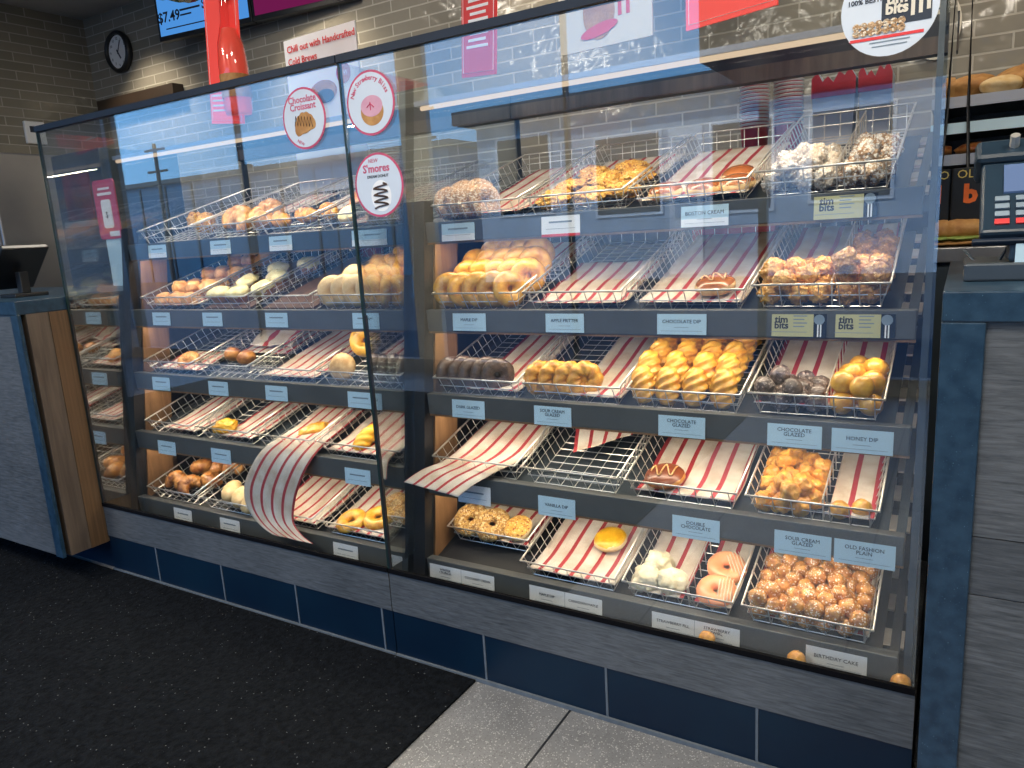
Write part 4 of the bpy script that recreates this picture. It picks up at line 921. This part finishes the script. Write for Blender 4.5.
# wall clock
ck = empty('wall_clock', (-5.62, 2.195, 2.79), 'round black rimmed wall clock on the brick wall', 'clock'); ck.scale = (.8, 1, .8)
RX = Matrix.Rotation(PI / 2, 4, 'X')
MB().lathe([(.185, 0), (.19, .03), (.165, .05), (.15, .035), (.15, 0)], 40).obj('rim', 'black', ck, smooth=True, mtx=RX)
MB().lathe([(.155, .005), (.155, .02)], 40).obj('face', 'white', ck, mtx=RX)
for i in range(12):
    a = PI / 2 - i * PI / 6 - PI / 6; text('numeral', str(i + 1), .035, 'ink', ck, (.118 * math.cos(a), -.022, .118 * math.sin(a)))
MB().box(-.005, .005, -.026, -.024, -.02, .11, Matrix.Rotation(.5, 4, 'Y')).obj('minute_hand', 'ink', ck); MB().box(-.007, .007, -.029, -.027, -.02, .075, Matrix.Rotation(2.6, 4, 'Y')).obj('hour_hand', 'ink', ck)
# wall shelf, thermostat, hanging cable, oval sign
tag(B(-5.90, -4.95, 2.11, 2.2, 2.37, 2.46).obj('wall_shelf', pbr('dark_walnut', (.028, .018, .012), .5, scale=8)), 'thick dark wood wall shelf below the clock', 'shelf')
th = empty('thermostat', (-6.04, 1.02, 2.15), 'small white thermostat on the left brick wall', 'thermostat')
MB().box(0, .03, -.09, .09, -.09, .09).obj('housing', 'white', th, bevel=.006); MB().box(.03, .032, -.05, .05, 0, .05).obj('display', 'ink', th)
th.location = (-6.048, 1.67, 2.205); th.scale = (1, .8, .9)
cb = tag(MB().tube([(-.02, 1.7, 3.1), (-.015, 1.7, 2.2), (-.005, 1.69, 1.6), (.012, 1.66, 1.25), (.03, 1.6, 1.13)], .006, 6).obj('hanging_cable', 'black', smooth=True), 'black cable hanging down behind the right counter', 'cable')
ov = empty('oval_wall_sign', (-.135, 2.19, 1.98), 'cream oval sign on the brick wall behind the right post', 'sign')
MB().lathe([(.12, 0), (.12, .015)], 30).obj('board', 'cream', ov, mtx=RX @ Matrix.Diagonal((.75, 1.1, 1, 1)))
mb = MB()
for i in range(5): mb.box(-.04 + .01 * (i % 2), .05, -.018, -.015, .06 - i * .03, .066 - i * .03)
mb.obj('sign_text', 'inkgrey', ov)

# fridge / oven at left, pos, kiosk through the side glass
st = empty('steel_cabinet', (-5.7, .95, 0), 'grey steel cabinet against the left brick wall', 'cabinet')
MB().box(-.30, .42, 0, .6, 0, 1.95).obj('body', 'steel', st, bevel=.01); MB().box(-.28, .40, -.012, 0, .9, 1.92).obj('door', pbr('steel_door', (.22, .22, .23), .5, metal=.5, scale=2), st, bevel=.004)
MB().box(.30, .40, -.014, -.012, 1.86, 1.90).obj('nameplate', 'white', st); text('nameplate_text', '10A', .03, 'ink', st, (.35, -.016, 1.88))
MB().tube([(.37, -.03, 1.2), (.37, -.05, 1.22), (.37, -.05, 1.6), (.37, -.03, 1.62)], .008, 6).obj('handle', 'wire', st)
cm = empty('coffee_brewer', (-4.62, 1.0, 0), 'dark boxy brewer seen through the left end glass', 'coffee machine')
MB().box(-.05, .45, 0, .5, 1.05, 1.86).obj('body', pbr('brewer_navy', (.03, .045, .06), .35), cm, bevel=.01)
MB().box(.05, .32, -.01, 0, 1.48, 1.74).obj('front_panel', pbr('brewer_red', (.20, .03, .03), .4, c2=(.06, .02, .02), scale=8), cm); MB().box(.02, .35, -.02, 0, 1.44, 1.47).obj('tray', 'steel', cm)
MB().box(-.1, .8, -.05, .7, 0, 1.05).obj('stand', 'greywood2', cm)
ks = empty('payment_sign', (-3.44, .55, 1.117), 'rounded red phone payment sign on a pale blue stand behind the left end glass', 'sign')
MB().box(-.055, .055, .0, .01, 0, .22).obj('stand', 'bluetint', ks)
def rrect(w, h, r, y0, y1):
    P = []
    for cx, cz, a0 in ((w - r, r, -90), (w - r, h - r, 0), (r, h - r, 90), (r, r, 180)):
        for q in range(5): a = math.radians(a0 + q * 22.5); P.append((cx + r * math.cos(a), cz + r * math.sin(a)))
    return MB().extrude(P, y0, y1)
bo = rrect(.17, .27, .02, -.006, 0).obj('board', 'pink', ks, mtx=Matrix.Translation((-.085, 0, .22)))
rrect(.075, .13, .014, -.009, -.006).obj('phone_picture', 'white', bo, mtx=Matrix.Translation((.05, 0, .05)))
MB().box(.085, .16, -.009, -.006, .012, .035).obj('card_picture', 'white', bo); MB().box(.03, .14, -.008, -.006, .20, .212).box(.04, .13, -.008, -.006, .225, .235).obj('sign_text', 'white', bo)
text('phone_text', '$', .04, 'ink', bo, (.087, -.010, .11))
# card reader on left counter
cr_ = empty('payment_terminal', (-3.27, .02, 1.117), 'tilted black payment terminal on the left counter', 'payment terminal')
MB().box(-.06, .06, -.05, .08, 0, .015).box(-.018, .018, .0, .035, .015, .10).obj('stand', 'black', cr_, bevel=.003)
TM = Matrix.Translation((-.02, .02, .125)) @ Matrix.Rotation(math.radians(-42), 4, 'Y')
MB().box(-.13, .11, -.09, .09, -.012, .012).obj('body', 'black', cr_, bevel=.006, mtx=TM)
MB().box(-.11, .08, -.07, .07, .012, .014).obj('display', 'steel', cr_, mtx=TM)

# ------------------------------------------------------------------ right side: card terminal, rack, food
pt = empty('card_terminal', (.10, .05, 1.117), 'navy black card terminal with keypad on the right counter', 'payment terminal')
MB().box(-.095, .2, -.06, .14, 0, .032).obj('base', 'post', pt, bevel=.004)
MB().box(-.03, .10, -.05, .06, .032, .085).obj('stand', 'terminal', pt, bevel=.006)
bl = MB().box(-.02, .026, -.056, -.05, .028, .070).obj('blue_sticker', 'bluetint', pt)
TM = Matrix.Translation((-.075, -.06, .085)) @ Matrix.Rotation(math.radians(38), 4, 'X')
bd = MB().box(0, .20, 0, .20, -.022, .0).obj('body', 'terminal', pt, bevel=.006, mtx=TM)
MB().box(.035, .175, .105, .185, 0, .004).obj('display', 'screen', bd)
kk = {}
for j in range(4):
    for i in range(5):
        m = 'inkgrey' if j else ('red', 'red', 'lemon', 'leaf', 'leaf')[i]
        MB().box(.022 + i * .031, .044 + i * .031, .018 + j * .021, .031 + j * .021, 0, .004).obj('key', m, bd, bevel=.001)
MB().box(-.01, .21, -.010, .0, -.024, -.012).obj('front_lip', 'navy', bd, bevel=.003)
MB().box(-.012, .21, .20, .26, -.05, .012).obj('rear_hood', 'terminal', bd, bevel=.01)
MB().tube([(.05, .23, .012), (.05, .23, .035)], .008, 8).obj('metal_knob', 'wire', bd)
MB().tube([(-.095, .06, .05), (-.07, .03, .02), (-.045, .02, .02), (-.03, .03, .05), (-.02, .05, .09)], .003, 5).obj('cord', 'terminal', pt)
rk = empty('food_rack', (.5, 1.7, 0), 'grey metal food rack with bread on top behind the right counter', 'rack')
for z, m in ((1.60, 'steel'), (1.51, 'post'), (1.40, 'steel'), (1.12, 'steel')):
    MB().box(-.62, 1.0, 0, .42, z, z + .03).obj('shelf', m, rk); MB().box(-.62, 1.0, -.006, 0, z - .004, z + .034).obj('shelf_lip', 'bluetint' if z == 1.51 else 'steel', rk)
for x in (-.6, .97): MB().box(x, x + .03, 0, .4, 0, 1.62).obj('side_frame', 'post', rk)
MB().box(-.6, .98, .38, .40, .3, 1.6).obj('back_sheet', 'dark', rk)
bw = MB().box(-.62, 1.0, .02, .42, .0, 1.10).obj('cabinet', 'dark', rk)
for k, (x, y, L, r, a, m, lab) in enumerate(((.0, 1.80, .17, .05, 1.45, 'bread', 'round-ended bread loaf nearest the post on the rack top'), (.19, 1.82, .26, .06, 1.3, 'bread', 'long crusty bread loaf on the rack top'), (.09, 1.74, .13, .036, 1.6, 'pale', 'small pale roll between the loaves on the rack top'))):
    o = twist(L, r, seed=k, turns=.3).obj('bread_loaf', m, smooth=True); o.matrix_world = Matrix.Translation((x, y, 1.63 + r * .84)) @ Euler((0, -.12 * (k == 1), a)).to_matrix().to_4x4(); tag(o, lab, 'bread')
for k, (x, lab) in enumerate(((.03, 'left'), (.17, 'right'))):
    o = ico(1, 3, .2, 2, 80 + k, (.07, .05, .022)).obj('dark_roll', 'darkbun', smooth=True); o.location = (x, 1.76, 1.452); tag(o, 'dark brown roll lying on the second rack shelf, %s one' % lab, 'bread')
bx = empty('black_carton', (.045, 1.52, 1.117), 'black carton with an orange letter b behind the card terminal', 'box')
MB().box(-.085, .10, 0, .12, 0, .26).obj('carton', 'black', bx, bevel=.003)
M['orangeink'] = pbr('orange_print', (.80, .16, .03), .5)
text('carton_letter', 'b', .085, 'orangeink', bx, (-.028, -.003, .17), bold=.004)
M['yellowink'] = pbr('yellow_print', (.70, .55, .15), .5)
text('carton_text', 'OLD', .04, 'yellowink', bx, (-.03, -.003, .238))
bun = empty('sandwich', (.0, 1.40, 1.117), 'bread roll sandwich with lettuce behind the right counter', 'sandwich')
ico(1, 3, .12, 2, 91, (.085, .05, .012)).obj('bottom_bun', 'bread', bun, smooth=True, mtx=Matrix.Translation((0, 0, .012)))
ico(1, 3, .3, 3, 92, (.09, .055, .010)).obj('lettuce', 'leaf', bun, smooth=True, mtx=Matrix.Translation((0, 0, .028)))
ico(1, 3, .12, 2, 93, (.085, .05, .035)).obj('top_bun', 'bread', bun, smooth=True, mtx=Matrix.Translation((0, 0, .055)))
bcn = empty('back_counter', (.2, 1.3, 0), 'grey prep counter behind the right counter', 'counter')
MB().box(-.5, 1.6, 0, .38, 1.07, 1.117).obj('top', 'steel', bcn, bevel=.003); MB().box(-.5, 1.6, .02, .38, 0, 1.07).obj('front', 'post', bcn)
# cups and boxes on a rear shelf seen over the top basket row
rs = empty('rear_shelf', (-.9, 1.05, 0), 'dark rear shelf behind the right case holding cups and red boxes', 'shelf')
MB().box(.17, .82, 0, .30, 1.40, 1.425).obj('board', 'steel', rs)
for x in (.19, .79): MB().box(x, x + .025, .02, .28, 0, 1.40).obj('upright', 'post', rs)
def cupstack(x, y, n, lab):
    e = empty('cup_stack', (x, y, 1.425), lab, 'cups', 'cup stacks')
    MB().lathe([(.036, 0), (.046, .12), (.047, .122)], 20).obj('cup', 'maroon', e, smooth=True)
    for k in range(n):
        z = .12 + k * .0115; MB().lathe([(.044, z), (.049, z + .0045), (.049, z + .007), (.045, z + .0085)], 20).obj('cup_rim', 'white', e)
        MB().lathe([(.0435, z + .0085), (.0445, z + .0115)], 20, cap=False).obj('cup_band', 'maroon', e)
    return e
cupstack(-.625, 1.15, 17, 'left stack of red and white paper cups behind the right case'); cupstack(-.520, 1.17, 17, 'right stack of red and white paper cups behind the right case')
def redbox(x, w, lab):
    e = empty('takeout_box', (x, 1.12, 1.425), lab, 'box')
    P = [(-w / 2 + .01, 0), (w / 2 - .01, 0), (w / 2, .24)] + [(w / 2 - w * q / 8, .24 + (.022 if q % 2 else .0) + .010 * math.sin(q)) for q in range(9)]
    MB().extrude(P, 0, .10).obj('body', 'paleb', e); P2 = [(-w / 2 - .0005, .19), (w / 2 + .0005, .19)] + P[2:]
    MB().extrude(P2, -.002, .0).obj('red_top', 'maroon', e)
redbox(-.375, .13, 'scalloped red topped bag right of the cup stacks'); redbox(-.255, .095, 'scalloped red topped bag nearest the right post')

nb = empty('napkin_box', (-.62, .84, 1.190), 'red box standing behind the second shelf baskets, right case', 'box')
MB().box(-.13, .13, 0, .05, 0, .055).obj('carton', 'maroon', nb, bevel=.003); MB().box(-.13, .13, -.001, 0, .036, .042).obj('white_stripe', 'white', nb)

for i_, d_ in ((1, 'under the lemon frosted muffins'), (2, 'right of the lemon frosted muffins')):
    bb = MB(); bb.box(.022, .268, .022, .575, .003, .009)
    o = bb.obj('baking_board', laminate('dark_board_%d' % i_, (.05, .028, .018), (.16, .085, .045), axis='Y', sz=50), bevel=.001); o.matrix_world = HOLD[(1, 2, i_)]
    tag(o, 'dark brown wooden board %s, second shelf of left case' % d_, 'board')
